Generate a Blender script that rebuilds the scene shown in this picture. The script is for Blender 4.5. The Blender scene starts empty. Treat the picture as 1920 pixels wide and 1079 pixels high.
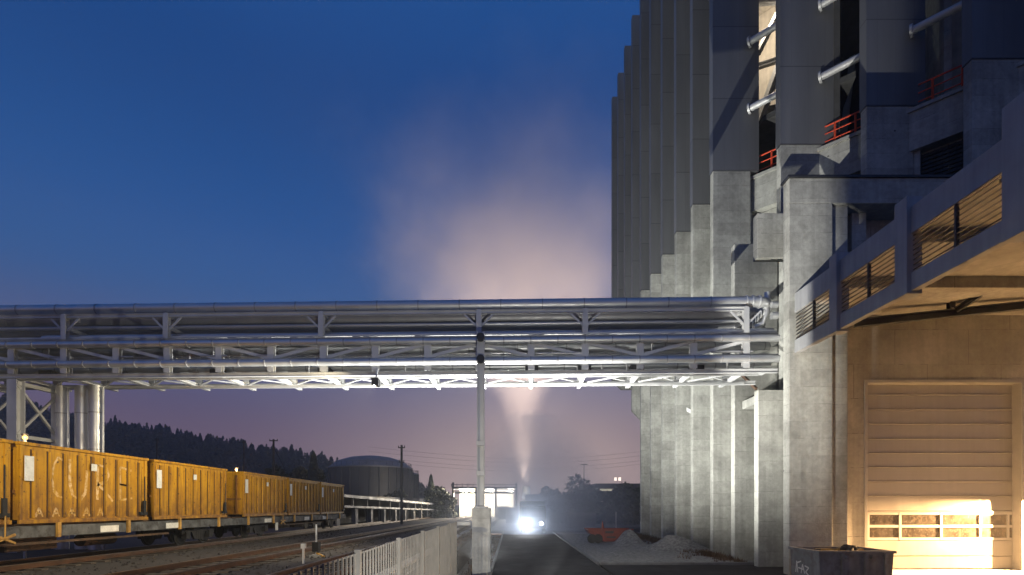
import bpy, bmesh, math, random
import numpy as np
from mathutils import Vector, Matrix
random.seed(7)
S = bpy.context.scene
C = S.collection
PI = math.pi
H, F, CX, CY = 2.8, 990.0, 960.0, 946.0          # eye height, focal length and vanishing point of the surveyed photograph

def P(x, y, d):
    """a surveyed picture point at distance d -> place in the world"""
    return Vector(((x - CX) / F * d, d, H + (CY - y) / F * d))

# ------------------------------------------------------------------ mesh helper
class MB:
    def __init__(s): s.v, s.f = [], []
    def add(s, vs, fs):
        o = len(s.v); s.v += [tuple(v) for v in vs]; s.f += [tuple(i + o for i in f) for f in fs]; return s
    def box(s, x0, x1, y0, y1, z0, z1):
        return s.add([(x0,y0,z0),(x1,y0,z0),(x1,y1,z0),(x0,y1,z0),(x0,y0,z1),(x1,y0,z1),(x1,y1,z1),(x0,y1,z1)],
                     [(3,2,1,0),(4,5,6,7),(0,1,5,4),(1,2,6,5),(2,3,7,6),(3,0,4,7)])
    def prism(s, poly, z0, z1):
        n = len(poly)
        return s.add([(x,y,z0) for x,y in poly] + [(x,y,z1) for x,y in poly],
                     [tuple(reversed(range(n))), tuple(range(n,2*n))] + [(i,(i+1)%n,n+(i+1)%n,n+i) for i in range(n)])
    def extr(s, poly3, vec):
        n = len(poly3); a = [Vector(p) for p in poly3]; b = [p + Vector(vec) for p in a]
        return s.add(a + b, [tuple(reversed(range(n))), tuple(range(n,2*n))] + [(i,(i+1)%n,n+(i+1)%n,n+i) for i in range(n)])
    def beam(s, p, q, w, h, up=(0,0,1)):
        p, q = Vector(p), Vector(q); t = (q - p).normalized(); u = Vector(up)
        if abs(t.dot(u)) > .98: u = Vector((0,1,0))
        a = t.cross(u).normalized() * (w/2); b = a.cross(t).normalized() * (h/2)
        r = [-a-b, a-b, a+b, -a+b]
        return s.add([p+k for k in r] + [q+k for k in r], [(3,2,1,0),(4,5,6,7),(0,1,5,4),(1,2,6,5),(2,3,7,6),(3,0,4,7)])
    def ibeam(s, p, q, w, h, t=.02, up=(0,0,1)):
        p, q = Vector(p), Vector(q); d = (q - p).normalized(); u = Vector(up)
        if abs(d.dot(u)) > .98: u = Vector((0,1,0))
        a = d.cross(u).normalized(); b = a.cross(d).normalized()
        s.beam(p + b*(h/2 - t/2), q + b*(h/2 - t/2), w, t, b); s.beam(p - b*(h/2 - t/2), q - b*(h/2 - t/2), w, t, b)
        return s.beam(p, q, t, h - 2*t, b)
    def tube(s, p, q, r, n=12, r2=None):
        p, q = Vector(p), Vector(q); t = (q - p).normalized(); u = Vector((0,0,1))
        if abs(t.dot(u)) > .98: u = Vector((0,1,0))
        a = t.cross(u).normalized(); b = a.cross(t).normalized(); r2 = r if r2 is None else r2
        ring = lambda c, k: [c + (a*math.cos(2*PI*i/n) + b*math.sin(2*PI*i/n))*k for i in range(n)]
        return s.add(ring(p, r) + ring(q, r2), [tuple(reversed(range(n))), tuple(range(n,2*n))] + [(i,(i+1)%n,n+(i+1)%n,n+i) for i in range(n)])
    def path(s, pts, r, n=12):
        pts = [Vector(p) for p in pts]; rings = []
        for i, p in enumerate(pts):
            t = (pts[min(i+1,len(pts)-1)] - pts[max(i-1,0)]).normalized(); u = Vector((0,0,1))
            if abs(t.dot(u)) > .95: u = Vector((0,1,0))
            a = t.cross(u).normalized(); b = a.cross(t).normalized()
            if rings and a.dot(pa) < 0: a, b = -a, -b
            pa = a; rings.append([p + (a*math.cos(2*PI*k/n) + b*math.sin(2*PI*k/n))*r for k in range(n)])
        vs = [v for rr in rings for v in rr]; fs = [tuple(reversed(range(n)))]
        for i in range(len(pts)-1):
            fs += [(i*n+k, i*n+(k+1)%n, (i+1)*n+(k+1)%n, (i+1)*n+k) for k in range(n)]
        fs.append(tuple(range((len(pts)-1)*n, len(pts)*n)))
        return s.add(vs, fs)
    def lathe(s, prof, c=(0,0,0), n=24):
        vs, fs = [], []
        for r, z in prof: vs += [(c[0]+r*math.cos(2*PI*i/n), c[1]+r*math.sin(2*PI*i/n), c[2]+z) for i in range(n)]
        for k in range(len(prof)-1): fs += [(k*n+i, k*n+(i+1)%n, (k+1)*n+(i+1)%n, (k+1)*n+i) for i in range(n)]
        fs += [tuple(reversed(range(n))), tuple(range((len(prof)-1)*n, len(prof)*n))]
        return s.add(vs, fs)
    def build(s, name, m, parent=None, smooth=False, bevel=0):
        me = bpy.data.meshes.new(name)
        off = Vector(parent.get('origin', (0,0,0))) if parent else Vector((0,0,0))
        me.from_pydata([tuple(Vector(v) - off) for v in s.v], [], s.f); me.update()
        bm = bmesh.new(); bm.from_mesh(me); bmesh.ops.recalc_face_normals(bm, faces=bm.faces); bm.to_mesh(me); bm.free()
        if m: me.materials.append(m)
        o = bpy.data.objects.new(name, me); C.objects.link(o)
        if parent: o.parent = parent; o['origin'] = tuple(off)
        if smooth:
            me.polygons.foreach_set('use_smooth', [True]*len(me.polygons)); me.set_sharp_from_angle(angle=math.radians(40))
        if bevel:
            b = o.modifiers.new('edge', 'BEVEL'); b.width = bevel; b.segments = 2; b.limit_method = 'ANGLE'
        return o

def tag(o, label, cat, group=None):
    o['label'] = label; o['category'] = cat
    if group: o['group'] = group
    return o
def thing(name, label, cat, base=(0,0,0), group=None):
    o = bpy.data.objects.new(name, None); C.objects.link(o); o.location = base; o['origin'] = tuple(base)
    o.empty_display_size = .3
    return tag(o, label, cat, group)
def kind(o, k): o['kind'] = k; return o
def dup(root, label=None):
    r = root.copy(); C.objects.link(r)
    if label: r['label'] = label
    for ch in list(root.children):
        c = ch.copy(); C.objects.link(c); c.parent = r
        for g in list(ch.children):
            d = g.copy(); C.objects.link(d); d.parent = c
    return r

# ------------------------------------------------------------------ materials
class N:
    def __init__(s, name):
        s.m = bpy.data.materials.new(name); s.m.use_nodes = True; s.t = s.m.node_tree; s.n = s.t.nodes; s.l = s.t.links
        s.b = s.n['Principled BSDF']; s.out = s.n['Material Output']
    def new(s, typ, **kw):
        n = s.n.new(typ)
        for k, v in kw.items(): setattr(n, k, v)
        return n
    def put(s, sock, v):
        if isinstance(v, bpy.types.NodeSocket): s.l.new(v, sock)
        else: sock.default_value = v
    def math(s, op, a, b=0.0, c=0.0):
        n = s.new('ShaderNodeMath', operation=op); s.put(n.inputs[0], a); s.put(n.inputs[1], b); s.put(n.inputs[2], c); return n.outputs[0]
    def pos(s, obj=False):
        return s.new('ShaderNodeTexCoord').outputs['Object'] if obj else s.new('ShaderNodeNewGeometry').outputs['Position']
    def scaled(s, v, sc):
        n = s.new('ShaderNodeMapping'); s.l.new(v, n.inputs['Vector']); n.inputs['Scale'].default_value = sc; return n.outputs[0]
    def noise(s, v, scale, detail=4, rough=.55):
        n = s.new('ShaderNodeTexNoise'); s.l.new(v, n.inputs['Vector']); n.inputs['Scale'].default_value = scale
        n.inputs['Detail'].default_value = detail; n.inputs['Roughness'].default_value = rough; return n.outputs[0]
    def rng(s, v, a, b, c, d):
        n = s.new('ShaderNodeMapRange'); s.l.new(v, n.inputs[0])
        for i, k in enumerate((a, b, c, d)): n.inputs[i+1].default_value = k
        return n.outputs[0]
    def mix(s, fac, a, b, mode='MIX'):
        n = s.new('ShaderNodeMix', data_type='RGBA', blend_type=mode); s.put(n.inputs[0], fac); s.put(n.inputs[6], a); s.put(n.inputs[7], b); return n.outputs[2]
    def bump(s, h, strength=.3, dist=.02):
        n = s.new('ShaderNodeBump'); s.l.new(h, n.inputs['Height']); n.inputs['Strength'].default_value = strength
        n.inputs['Distance'].default_value = dist; s.l.new(n.outputs[0], s.b.inputs['Normal'])
def c4(c): return (c[0], c[1], c[2], 1)

def surf(name, col, rough=.6, metal=0.0, var=.25, scale=2.0, stain=None, stain_amt=.35, obj=False, streak=.0, bump=.15, bscale=30, spec=.5):
    k = N(name); p = k.pos(obj)
    a = k.noise(p, scale, 5); v = k.rng(a, .3, .7, 1-var, 1+var)
    base = k.mix(1.0, c4(col), v, 'MULTIPLY')
    if stain:
        b = k.noise(p, scale*1.7, 6, .65); base = k.mix(k.math('MULTIPLY', k.rng(b, .5, .66, 0, 1), stain_amt), base, c4(stain))
    if streak:
        st = k.noise(k.scaled(p, (3.5, 3.5, .12)), 1.6, 4); base = k.mix(1.0, base, k.rng(st, .32, .68, 1-streak, 1+streak*.5), 'MULTIPLY')
    k.l.new(base, k.b.inputs['Base Color'])
    r = k.noise(p, scale*3, 3); k.l.new(k.rng(r, .3, .7, max(.05, rough-.1), min(1, rough+.1)), k.b.inputs['Roughness'])
    k.b.inputs['Metallic'].default_value = metal; k.b.inputs['Specular IOR Level'].default_value = spec
    if bump: k.bump(k.noise(p, bscale, 4), bump)
    return k.m

def concrete(name, col, joint=1.32, vj=0, streak=.3, dark=.5):
    k = N(name); p = k.pos(); xyz = k.new('ShaderNodeSeparateXYZ'); k.l.new(p, xyz.inputs[0]); z = xyz.outputs[2]
    hx = k.math('ADD', xyz.outputs[0], xyz.outputs[1])
    big = k.noise(p, .55, 6, .62); base = k.mix(k.rng(big, .36, .66, 0, 1), c4([c*.70 for c in col]), c4([c*1.12 for c in col]))
    fine = k.noise(p, 5, 6, .7); base = k.mix(1.0, base, k.rng(fine, .3, .7, .8, 1.14), 'MULTIPLY')
    st = k.noise(k.scaled(p, (2.2, 2.2, .05)), 1.3, 5, .6); base = k.mix(1.0, base, k.rng(st, .34, .62, 1-streak, 1.05), 'MULTIPLY')
    # pour joints and formwork board lines, each course a slightly different tone
    wob = k.math('ADD', z, k.math('MULTIPLY', k.noise(p, .9, 2), .05))
    q = k.math('DIVIDE', wob, joint); fr = k.math('FRACT', q)
    j = k.math('LESS_THAN', fr, .022)
    pit = k.rng(k.noise(k.scaled(p, (1.4, 1.4, .7)), 2.0, 3), .48, .60, 0, 1)
    j = k.math('MULTIPLY', j, k.math('ADD', k.math('MULTIPLY', pit, .8), .2))
    wn = k.new('ShaderNodeTexWhiteNoise', noise_dimensions='2D'); cb = k.new('ShaderNodeCombineXYZ')
    k.l.new(k.math('FLOOR', q), cb.inputs[0]); k.l.new(k.math('FLOOR', k.math('DIVIDE', hx, 2.7)), cb.inputs[1]); k.l.new(cb.outputs[0], wn.inputs['Vector'])
    base = k.mix(1.0, base, k.rng(wn.outputs[0], 0, 1, .86, 1.08), 'MULTIPLY')
    if vj:
        row = k.math('MULTIPLY', k.math('FLOOR', q), 1.37)
        v_ = k.math('LESS_THAN', k.math('FRACT', k.math('DIVIDE', k.math('ADD', hx, row), vj)), .010); j = k.math('MAXIMUM', j, k.math('MULTIPLY', v_, .8))
    base = k.mix(k.math('MULTIPLY', j, dark), base, c4([c*.3 for c in col]))
    # dark blotches of damp and the tie holes
    bl = k.noise(p, 1.6, 3, .5); base = k.mix(k.rng(bl, .66, .76, 0, .34), base, c4([c*.42 for c in col]))
    vor = k.new('ShaderNodeTexVoronoi'); k.l.new(k.scaled(p, (.75, .75, .75)), vor.inputs['Vector']); vor.inputs['Scale'].default_value = 1.0; vor.inputs['Randomness'].default_value = .35
    hole = k.math('LESS_THAN', vor.outputs['Distance'], .035); base = k.mix(k.math('MULTIPLY', hole, .75), base, c4((.03,.03,.03)))
    k.l.new(base, k.b.inputs['Base Color']); k.b.inputs['Roughness'].default_value = .85; k.b.inputs['Specular IOR Level'].default_value = .25
    k.bump(k.math('SUBTRACT', k.noise(p, 14, 6, .65), j), .3, .025)
    return k.m

def glow(name, col, strength):
    k = N(name); k.b.inputs['Base Color'].default_value = c4(col); k.b.inputs['Emission Color'].default_value = c4(col); k.b.inputs['Emission Strength'].default_value = strength
    return k.m

def cladding():
    k = N('grey_metal_cladding'); p = k.pos(); xyz = k.new('ShaderNodeSeparateXYZ'); k.l.new(p, xyz.inputs[0])
    fr = k.math('FRACT', k.math('DIVIDE', k.math('SUBTRACT', xyz.outputs[2], 21.2), 3.96)); j = k.math('LESS_THAN', fr, .012)
    fx = k.math('FRACT', k.math('DIVIDE', k.math('ADD', xyz.outputs[0], .35), .86)); jx = k.math('MULTIPLY', k.math('LESS_THAN', fx, .02), .45)
    b = k.noise(k.scaled(p, (1, 1, .12)), 1.1, 4); base = k.mix(1.0, c4((.150,.154,.162)), k.rng(b, .3, .7, .86, 1.12), 'MULTIPLY')
    wn = k.new('ShaderNodeTexWhiteNoise', noise_dimensions='2D'); cb = k.new('ShaderNodeCombineXYZ')
    k.l.new(k.math('FLOOR', k.math('DIVIDE', k.math('SUBTRACT', xyz.outputs[2], 21.2), 3.96)), cb.inputs[0]); k.l.new(k.math('FLOOR', k.math('DIVIDE', xyz.outputs[1], 2.6)), cb.inputs[1]); k.l.new(cb.outputs[0], wn.inputs['Vector'])
    base = k.mix(1.0, base, k.rng(wn.outputs[0], 0, 1, .92, 1.07), 'MULTIPLY')
    jj = k.math('MAXIMUM', j, jx); base = k.mix(k.math('MULTIPLY', jj, .6), base, c4((.04,.04,.045)))
    k.l.new(base, k.b.inputs['Base Color']); k.b.inputs['Roughness'].default_value = .5; k.b.inputs['Metallic'].default_value = .25
    k.bump(k.math('SUBTRACT', k.noise(p, .8, 2), k.math('MULTIPLY', jj, 1.5)), .12, .02); return k.m

M = {}
M['conc'] = concrete('board_marked_concrete', (.375,.375,.345), joint=.68, streak=.14, dark=.8)
M['conc_door'] = concrete('large_panel_concrete', (.46,.43,.385), joint=1.45, vj=3.1, streak=.14, dark=.75)
M['conc_pier'] = concrete('pier_concrete', (.66,.66,.62), joint=.56, streak=.12, dark=.35)
M['clad'] = cladding()
M['dark_in'] = surf('unlit_interior', (.05,.05,.05), .9, 0, .2)  # near-black colour stands in for the missing light in the gallery
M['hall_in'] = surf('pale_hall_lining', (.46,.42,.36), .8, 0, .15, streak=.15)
M['steel'] = surf('galvanised_steel', (.50,.505,.51), .52, .3, .12, 1.2, bump=.05)
M['alu'] = surf('aluminium_pipe_jacket', (.60,.61,.62), .44, .80, .06, .7, bump=.05, bscale=6)
M['alu_d'] = surf('weathered_pipe_jacket', (.38,.38,.39), .5, .6, .15, .7, bump=.05, bscale=6)
M['dark_steel'] = surf('dark_painted_steel', (.035,.036,.04), .5, .4, .2)
M['red_rail'] = surf('orange_red_rail_paint', (.62,.075,.028), .5, 0, .1)
M['paint_grey'] = surf('grey_painted_parapet', (.33,.335,.345), .6, .1, .12, .8, streak=.12, bump=.05)
M['door'] = surf('sectional_door_skin', (.40,.37,.33), .45, .25, .06, .5, streak=.05, bump=.03)
M['door_frame'] = surf('door_frame_aluminium', (.50,.47,.42), .5, .1, .08)
M['mesh_dark'] = surf('dark_louvre', (.02,.021,.024), .5, .3, .2)
M['asphalt'] = surf('asphalt', (.026,.027,.030), .92, 0, .4, .5, stain=(.012,.012,.014), stain_amt=.6, bump=.5, bscale=60, spec=.06)
M['gravel'] = surf('gravel', (.20,.19,.175), .95, 0, .45, 5, stain=(.05,.045,.04), stain_amt=.7, bump=1.0, bscale=16)
M['ground'] = surf('dark_turf_and_soil', (.035,.037,.028), .95, 0, .4, .4, bump=.5, bscale=4)
M['ballast'] = surf('ballast', (.024,.022,.022), .95, 0, .5, 6, stain=(.035,.018,.009), stain_amt=.6, bump=1.0, bscale=14)
M['rail'] = surf('rusty_rail', (.075,.034,.015), .5, .45, .3, 2, obj=False)
M['rail_top'] = surf('worn_rail_head', (.12,.085,.06), .45, .8, .2, 1)
M['sleeper'] = surf('sleeper_wood', (.05,.04,.032), .9, 0, .3, 4)
M['kerb'] = surf('kerb_stone', (.12,.12,.12), .85, 0, .2, 3)
M['rust'] = surf('rusty_running_gear', (.085,.05,.03), .8, .3, .4, 3, stain=(.02,.02,.02))
M['black'] = surf('grimy_black_iron', (.014,.014,.015), .7, .3, .4, 4)
M['white'] = surf('white_placard', (.66,.66,.64), .6, 0, .12, 4, stain=(.3,.28,.25), obj=True)
def spray():
    k = N('sprayed_pale_paint'); p = k.pos(True); n = k.noise(p, 6, 5, .7); b = k.noise(p, 1.3, 2)
    f = k.math('MULTIPLY', k.rng(n, .40, .58, 0, 1), k.rng(b, .3, .6, .25, 1))
    k.l.new(k.mix(f, c4((.44,.23,.02)), c4((.66,.46,.24))), k.b.inputs['Base Color']); k.b.inputs['Roughness'].default_value = .85; return k.m
M['chalk'] = spray()
M['wagon'] = surf('worn_grey_wagon_paint', (.085,.088,.092), .75, .1, .6, 2.2, stain=(.022,.016,.012), stain_amt=.95, obj=True, streak=.2)
M['stake'] = surf('yellow_stake_paint', (.40,.22,.04), .6, .0, .3, 3, stain=(.1,.05,.03), obj=True)
M['orange'] = surf('orange_red_bin_paint', (.19,.020,.010), .55, 0, .2, 3, stain=(.08,.02,.012), stain_amt=.4)
M['skip'] = surf('grey_skip_paint', (.15,.16,.175), .65, .15, .25, 1.5, stain=(.06,.045,.035), stain_amt=.6, streak=.2)
M['rubber'] = surf('rubber', (.016,.016,.017), .85, 0, .2)
M['wood'] = surf('weathered_pole_wood', (.07,.06,.05), .9, 0, .3, 3, streak=.25)
M['bark'] = surf('bark', (.05,.042,.034), .95, 0, .35, 4)
M['tank'] = surf('tank_plates', (.032,.034,.042), .6, .15, .2, .08, streak=.2, bump=.05)
M['wire'] = surf('cable', (.03,.03,.032), .6, 0, .1)
M['shed_roof'] = surf('grey_sheet_roof', (.15,.15,.165), .55, .2, .15, .3)
M['shed_wall'] = surf('pale_sheet_wall', (.24,.235,.22), .7, 0, .15, .5)
M['fence'] = surf('galvanised_fence', (.18,.17,.155), .45, .4, .15, 2)
M['truck'] = surf('darkened_truck_paint', (.075,.085,.10), .5, .0, .06)  # white paint darkened so the truck body sinks into the mist
M['dry_weed'] = surf('dry_weed', (.105,.062,.035), .9, 0, .5, 3)
M['wire_glass'] = None

def leafmat(name, col):
    k = N(name); p = k.pos(); n = k.noise(p, .9, 3); f = k.noise(p, 9, 2)
    b = k.mix(k.rng(n, .35, .65, 0, 1), c4([c*.6 for c in col]), c4([c*1.25 for c in col])); b = k.mix(1.0, b, k.rng(f, .3, .7, .75, 1.2), 'MULTIPLY')
    k.l.new(b, k.b.inputs['Base Color']); k.b.inputs['Roughness'].default_value = .75; return k.m
M['leaf'] = leafmat('broadleaf_foliage', (.045,.058,.03))
M['leaf_b'] = leafmat('dull_broadleaf_foliage', (.055,.06,.036))
M['needle'] = leafmat('conifer_needles', (.04,.052,.036))

def container_paint():
    k = N('yellow_container_paint'); p = k.pos(True); xyz = k.new('ShaderNodeSeparateXYZ'); k.l.new(p, xyz.inputs[0])
    info = k.new('ShaderNodeObjectInfo'); sh = k.new('ShaderNodeVectorMath', operation='ADD'); k.l.new(p, sh.inputs[0])
    cb = k.new('ShaderNodeCombineXYZ'); k.l.new(k.math('MULTIPLY', info.outputs['Random'], 60), cb.inputs[1]); k.l.new(cb.outputs[0], sh.inputs[1]); p = sh.outputs[0]
    a = k.noise(p, 1.1, 5); base = k.mix(k.rng(a, .3, .7, 0, 1), c4((.36,.165,.004)), c4((.55,.285,.008)))
    st = k.noise(k.scaled(p, (4, 4, .22)), 1.8, 5, .6); base = k.mix(k.rng(st, .48, .66, 0, .7), base, c4((.15,.058,.012)))
    sc = k.noise(p, 7, 5, .7); base = k.mix(k.rng(sc, .59, .66, 0, .9), base, c4((.07,.035,.018)))
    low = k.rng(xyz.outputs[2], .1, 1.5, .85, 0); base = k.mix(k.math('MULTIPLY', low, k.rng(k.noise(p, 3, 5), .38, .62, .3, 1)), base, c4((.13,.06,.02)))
    k.l.new(base, k.b.inputs['Base Color']); k.b.inputs['Roughness'].default_value = .6; k.b.inputs['Specular IOR Level'].default_value = .3
    k.bump(k.noise(p, 2.4, 3), .25, .04); return k.m
M['yellow'] = container_paint()
M['yellow_dark'] = surf('brown_container_end_paint', (.20,.09,.018), .7, 0, .25, 2, stain=(.06,.03,.015), obj=True)
M['seam'] = surf('dark_seam', (.06,.026,.008), .8, 0, .3, 3, obj=True)  # seam strips in a darker tone than the panels
M['glass'] = surf('dark_door_glazing', (.06,.05,.042), .22, 0, .5, 4, stain=(.22,.17,.12), stain_amt=.35, bump=.08, bscale=5)

# ------------------------------------------------------------------ ground, road, tracks
def sheet(name, poly, z, m, under=.25):
    return kind(MB().prism(poly, z - under, z).build(name, m), 'structure')
gm = MB()
for a_, b_, c_, d_ in ((-1500,-2.45,-60,2200),(-.93,1500,-60,2200),(-2.45,-.93,54,2200),(-2.45,-.93,-60,-8)): gm.add([(a_,c_,-.10),(b_,c_,-.10),(b_,d_,-.10),(a_,d_,-.10)], [(0,1,2,3)])
kind(gm.build('ground', M['ground']), 'structure')
sheet('verge', [(-2.44,-8),(-.925,-8),(-.925,54),(-2.44,54)], -.32, M['gravel'], .3)
sheet('road', [(-.80,-8),(3.95,-8),(3.95,55),(-.80,55)], 0, M['asphalt'], .08)
sheet('cross_road', [(-26,52.5),(60,52.5),(60,66),(-26,66)], -.006, M['asphalt'], .08)
sheet('forecourt', [(4.1,-8),(34,-8),(34,24.6),(4.1,24.6)], -.004, M['asphalt'], .08)
# gravel strip with uneven relief
def relief(name, x0, x1, y0, y1, z, amp, m, nx=60, ny=60, holes=()):
    from mathutils import noise as mn
    b = MB(); vs = []
    for j in range(ny+1):
        for i in range(nx+1):
            x = x0 + (x1-x0)*i/nx; y = y0 + (y1-y0)*j/ny
            e = min(i, nx-i, j, ny-j)/4; e = min(1, e)
            h = mn.noise(Vector((x*.6, y*.6, 3)))*amp + mn.noise(Vector((x*2.2, y*2.2, 5)))*amp*.5
            for (hx, hy, rx, ry, hh) in holes:
                q = ((x-hx)/rx)**2 + ((y-hy)/ry)**2
                h += hh*math.exp(-q*1.6)*(1 + .35*mn.noise(Vector((x*1.3, y*1.3, 9))))
            vs.append((x, y, z + (h if e >= 1 else h*e)))
    fs = [(j*(nx+1)+i, j*(nx+1)+i+1, (j+1)*(nx+1)+i+1, (j+1)*(nx+1)+i) for j in range(ny) for i in range(nx)]
    return kind(b.add(vs, fs).build(name, m, smooth=True), 'structure')
relief('gravel_strip', 4.12, 14.0, 24.62, 52.4, .02, .05, M['gravel'], 90, 150,
       [(8.0,36.0,.95,1.9,.95), (9.6,32.2,1.5,1.3,.75), (10.6,31.6,1.3,1.2,.4), (6.4,30.5,1.1,1.6,.16)])
for nm, x0, y0, y1 in (('kerb', -.92, -8, 52.4), ('kerb', 3.95, 24.6, 52.4)):
    kind(MB().box(x0, x0+.12, y0, y1, -.4, .11).build(nm, M['kerb'], bevel=.01), 'structure')
kind(MB().box(4.1, 34, 24.45, 24.61, -.1, .11).build('kerb', M['kerb'], bevel=.01), 'structure')

RG = lambda y: 1.10 - .0065*y            # rail-head level falls away gently
yard = MB(); ys = [-8, 130]
yard.add([(-140,-8,-.6),(-2.45,-8,-.6),(-2.45,130,-.6),(-140,130,-.6),(-140,-8,RG(-8)-.22),(-2.45,-8,RG(-8)-.22),(-2.45,130,RG(130)-.22),(-140,130,RG(130)-.22)],
         [(3,2,1,0),(4,5,6,7),(0,1,5,4),(1,2,6,5),(2,3,7,6),(3,0,4,7)])
kind(yard.build('rail_yard', M['ballast']), 'structure')
def track(xc, y0, y1, skew=0, label=''):
    t = thing('railway_track', label, 'railway track', (xc, y0, RG(y0)-.2)); t['kind'] = 'structure'
    X = lambda y: xc + skew*(y - 20)
    for sx in (-.75, .75):
        b = MB(); a0 = Vector((X(y0)+sx, y0, RG(y0))); a1 = Vector((X(y1)+sx, y1, RG(y1)))
        b.beam(a0 - Vector((0,0,.09)), a1 - Vector((0,0,.09)), .05, .12); b.beam(a0 - Vector((0,0,.155)), a1 - Vector((0,0,.155)), .14, .02)
        r = b.build('rail', M['rail'], t)
        MB().beam(a0 - Vector((0,0,.014)), a1 - Vector((0,0,.014)), .07, .03).build('rail_head', M['rail_top'], r)
    b = MB(); y = y0
    while y < y1:
        b.box(X(y)-1.3, X(y)+1.3, y, y+.24, RG(y)-.32, RG(y)-.168 + random.uniform(-.012,.006)); y += .63
    kind(b.build('sleepers', M['sleeper'], t), 'stuff')
track(-15.63, 6, 120, 0, 'rail track carrying the yellow container train')
track(-9.55, 6, 120, .012, 'empty rusty rail track in the middle of the yard')
track(-5.4, 6, 120, .008, 'empty rail track beside the mesh fence')

# ------------------------------------------------------------------ plant hall with its blades
hall = thing('plant_hall', 'tall grey clad plant hall with vertical blades and concrete base', 'building', (20, 40, 0))
FX = 11.07; TOP = 47.8; CB = 21.2
def blade(x0, x1, y1, zb, wc, chamfer=False):
    y0 = y1 - .43
    MB().box(x0, x1, y0-.03, y1+.03, CB, TOP).build('cladding_blade', M['clad'], hall)
    if chamfer:
        MB().extr([(x0,y0,CB-.004),(x0+wc,y0,CB-.004),(x0+wc,y0,zb-1.0),(x0+1.0,y0,zb-1.0),(x0,y0,zb)], (0,.43,0)).build('concrete_blade', M['conc'], hall)
    else:
        MB().box(x0+.03, x0+wc, y0, y1, zb, CB-.004).build('concrete_blade', M['conc'], hall, bevel=.02)
for k in range(10):
    d = 29.58 + 3.24*k
    zb = -.2 if k <= 5 else (11.4, 14.9, 16.0, 16.5)[k-6]
    blade(FX, FX+2.55, d, zb, 2.1 if k == 0 else 2.52, k > 5)
steps = [(13.72, 27.45), (16.36, 24.83), (18.98, 22.25), (21.6, 19.7)]
for x0, y1 in steps: blade(x0, x0+2.72, y1, 15.9, 2.2)
# recessed west wall behind the blades
MB().box(13.6, 14.0, 29.9, 46.2, -.2, CB).build('recessed_wall', M['conc'], hall)
MB().box(13.6, 14.0, 46.3, 60, 15, CB).build('recessed_wall', M['conc'], hall)
MB().box(13.62, 13.76, 29.6, 60, CB+.01, TOP-.6).build('recessed_wall', M['clad'], hall)
# the 45 degree front: X+Y = const
def diag(s, x0, x1, z0, z1, th):
    r = th/2**.5
    return [(x0, s-x0), (x1, s-x1), (x1+r, s-x1+r), (x0+r, s-x0+r)], z0, z1
SP = 42.75
b = MB(); b.prism(*diag(SP, 13.3, 26, 19.1, 21.0, .5)); b.prism(*diag(SP-.12, 13.2, 26, 20.86, 21.02, .7)); b.build('spandrel', M['conc'], hall)
MB().prism(*diag(SP+.75, 13.6, 26, 15.9, 19.1, .3)).build('recessed_wall', M['conc'], hall)
for i, (a, c) in enumerate(((16.1,17.45), (18.9,20.6))):                 # louvred openings under the spandrel
    lv = MB()
    lv.prism(*diag(SP+.62, a, c, 15.95, 18.95, .1)); ob = lv.build('louvre', M['mesh_dark'], hall)
    g = MB(); n = 16
    for q in range(n):
        z = 16.0 + q*.185
        p0 = Vector((a, SP+.58-a, z)); p1 = Vector((c, SP+.58-c, z)); g.beam(p0, p1, .08, .025, (.3,.3,1))
    m_ = int((c-a)/.16)
    for q in range(m_+1):
        x = a + (c-a)*q/m_; g.beam((x, SP+.52-x, 15.95), (x, SP+.52-x, 18.95), .02, .02)
    g.build('louvre_slat', M['dark_steel'], ob)
for a in (15.55, 18.35, 20.75): MB().prism(*diag(SP+.3, a, a+.42, 15.9, 19.1, .5)).build('pier', M['conc'], hall)
# tubular ties and red guard rails between the blades
for (x0, y1), nx in zip([(FX, 29.58)] + steps[:3], steps):
    xs = x0 + 1.95; yy = y1 - .62
    for z in (24.5, 28.15, 31.8, 35.4, 39.0):
        p = Vector((xs, yy, z)); q = p + Vector((1.6, -1.6, 0))
        q = Vector((p.x + (yy - (nx[1])), nx[1] + .0, z)) if yy > nx[1] else q
        t = MB().tube(p, q, .17, 14); t.tube(p + Vector((-.03,.03,0)), p + Vector((.05,-.05,0)), .27, 14); t.build('tie_tube', M['steel'], hall, smooth=True)
for a, c in ((13.35, 15.0), (16.0, 17.9), (18.7, 20.9)):
    g = MB(); s_ = SP + .25
    for z in (21.32, 21.72, 22.1): g.tube((a, s_-a, z), (c, s_-c, z), .03 if z < 22 else .04, 8)
    for q in range(3):
        x = a + (c-a)*(q+.5)/3; g.beam((x, s_-x, 21.0), (x, s_-x, 22.1), .07, .07)
    g.build('guard_rail', M['red_rail'], hall)
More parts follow.
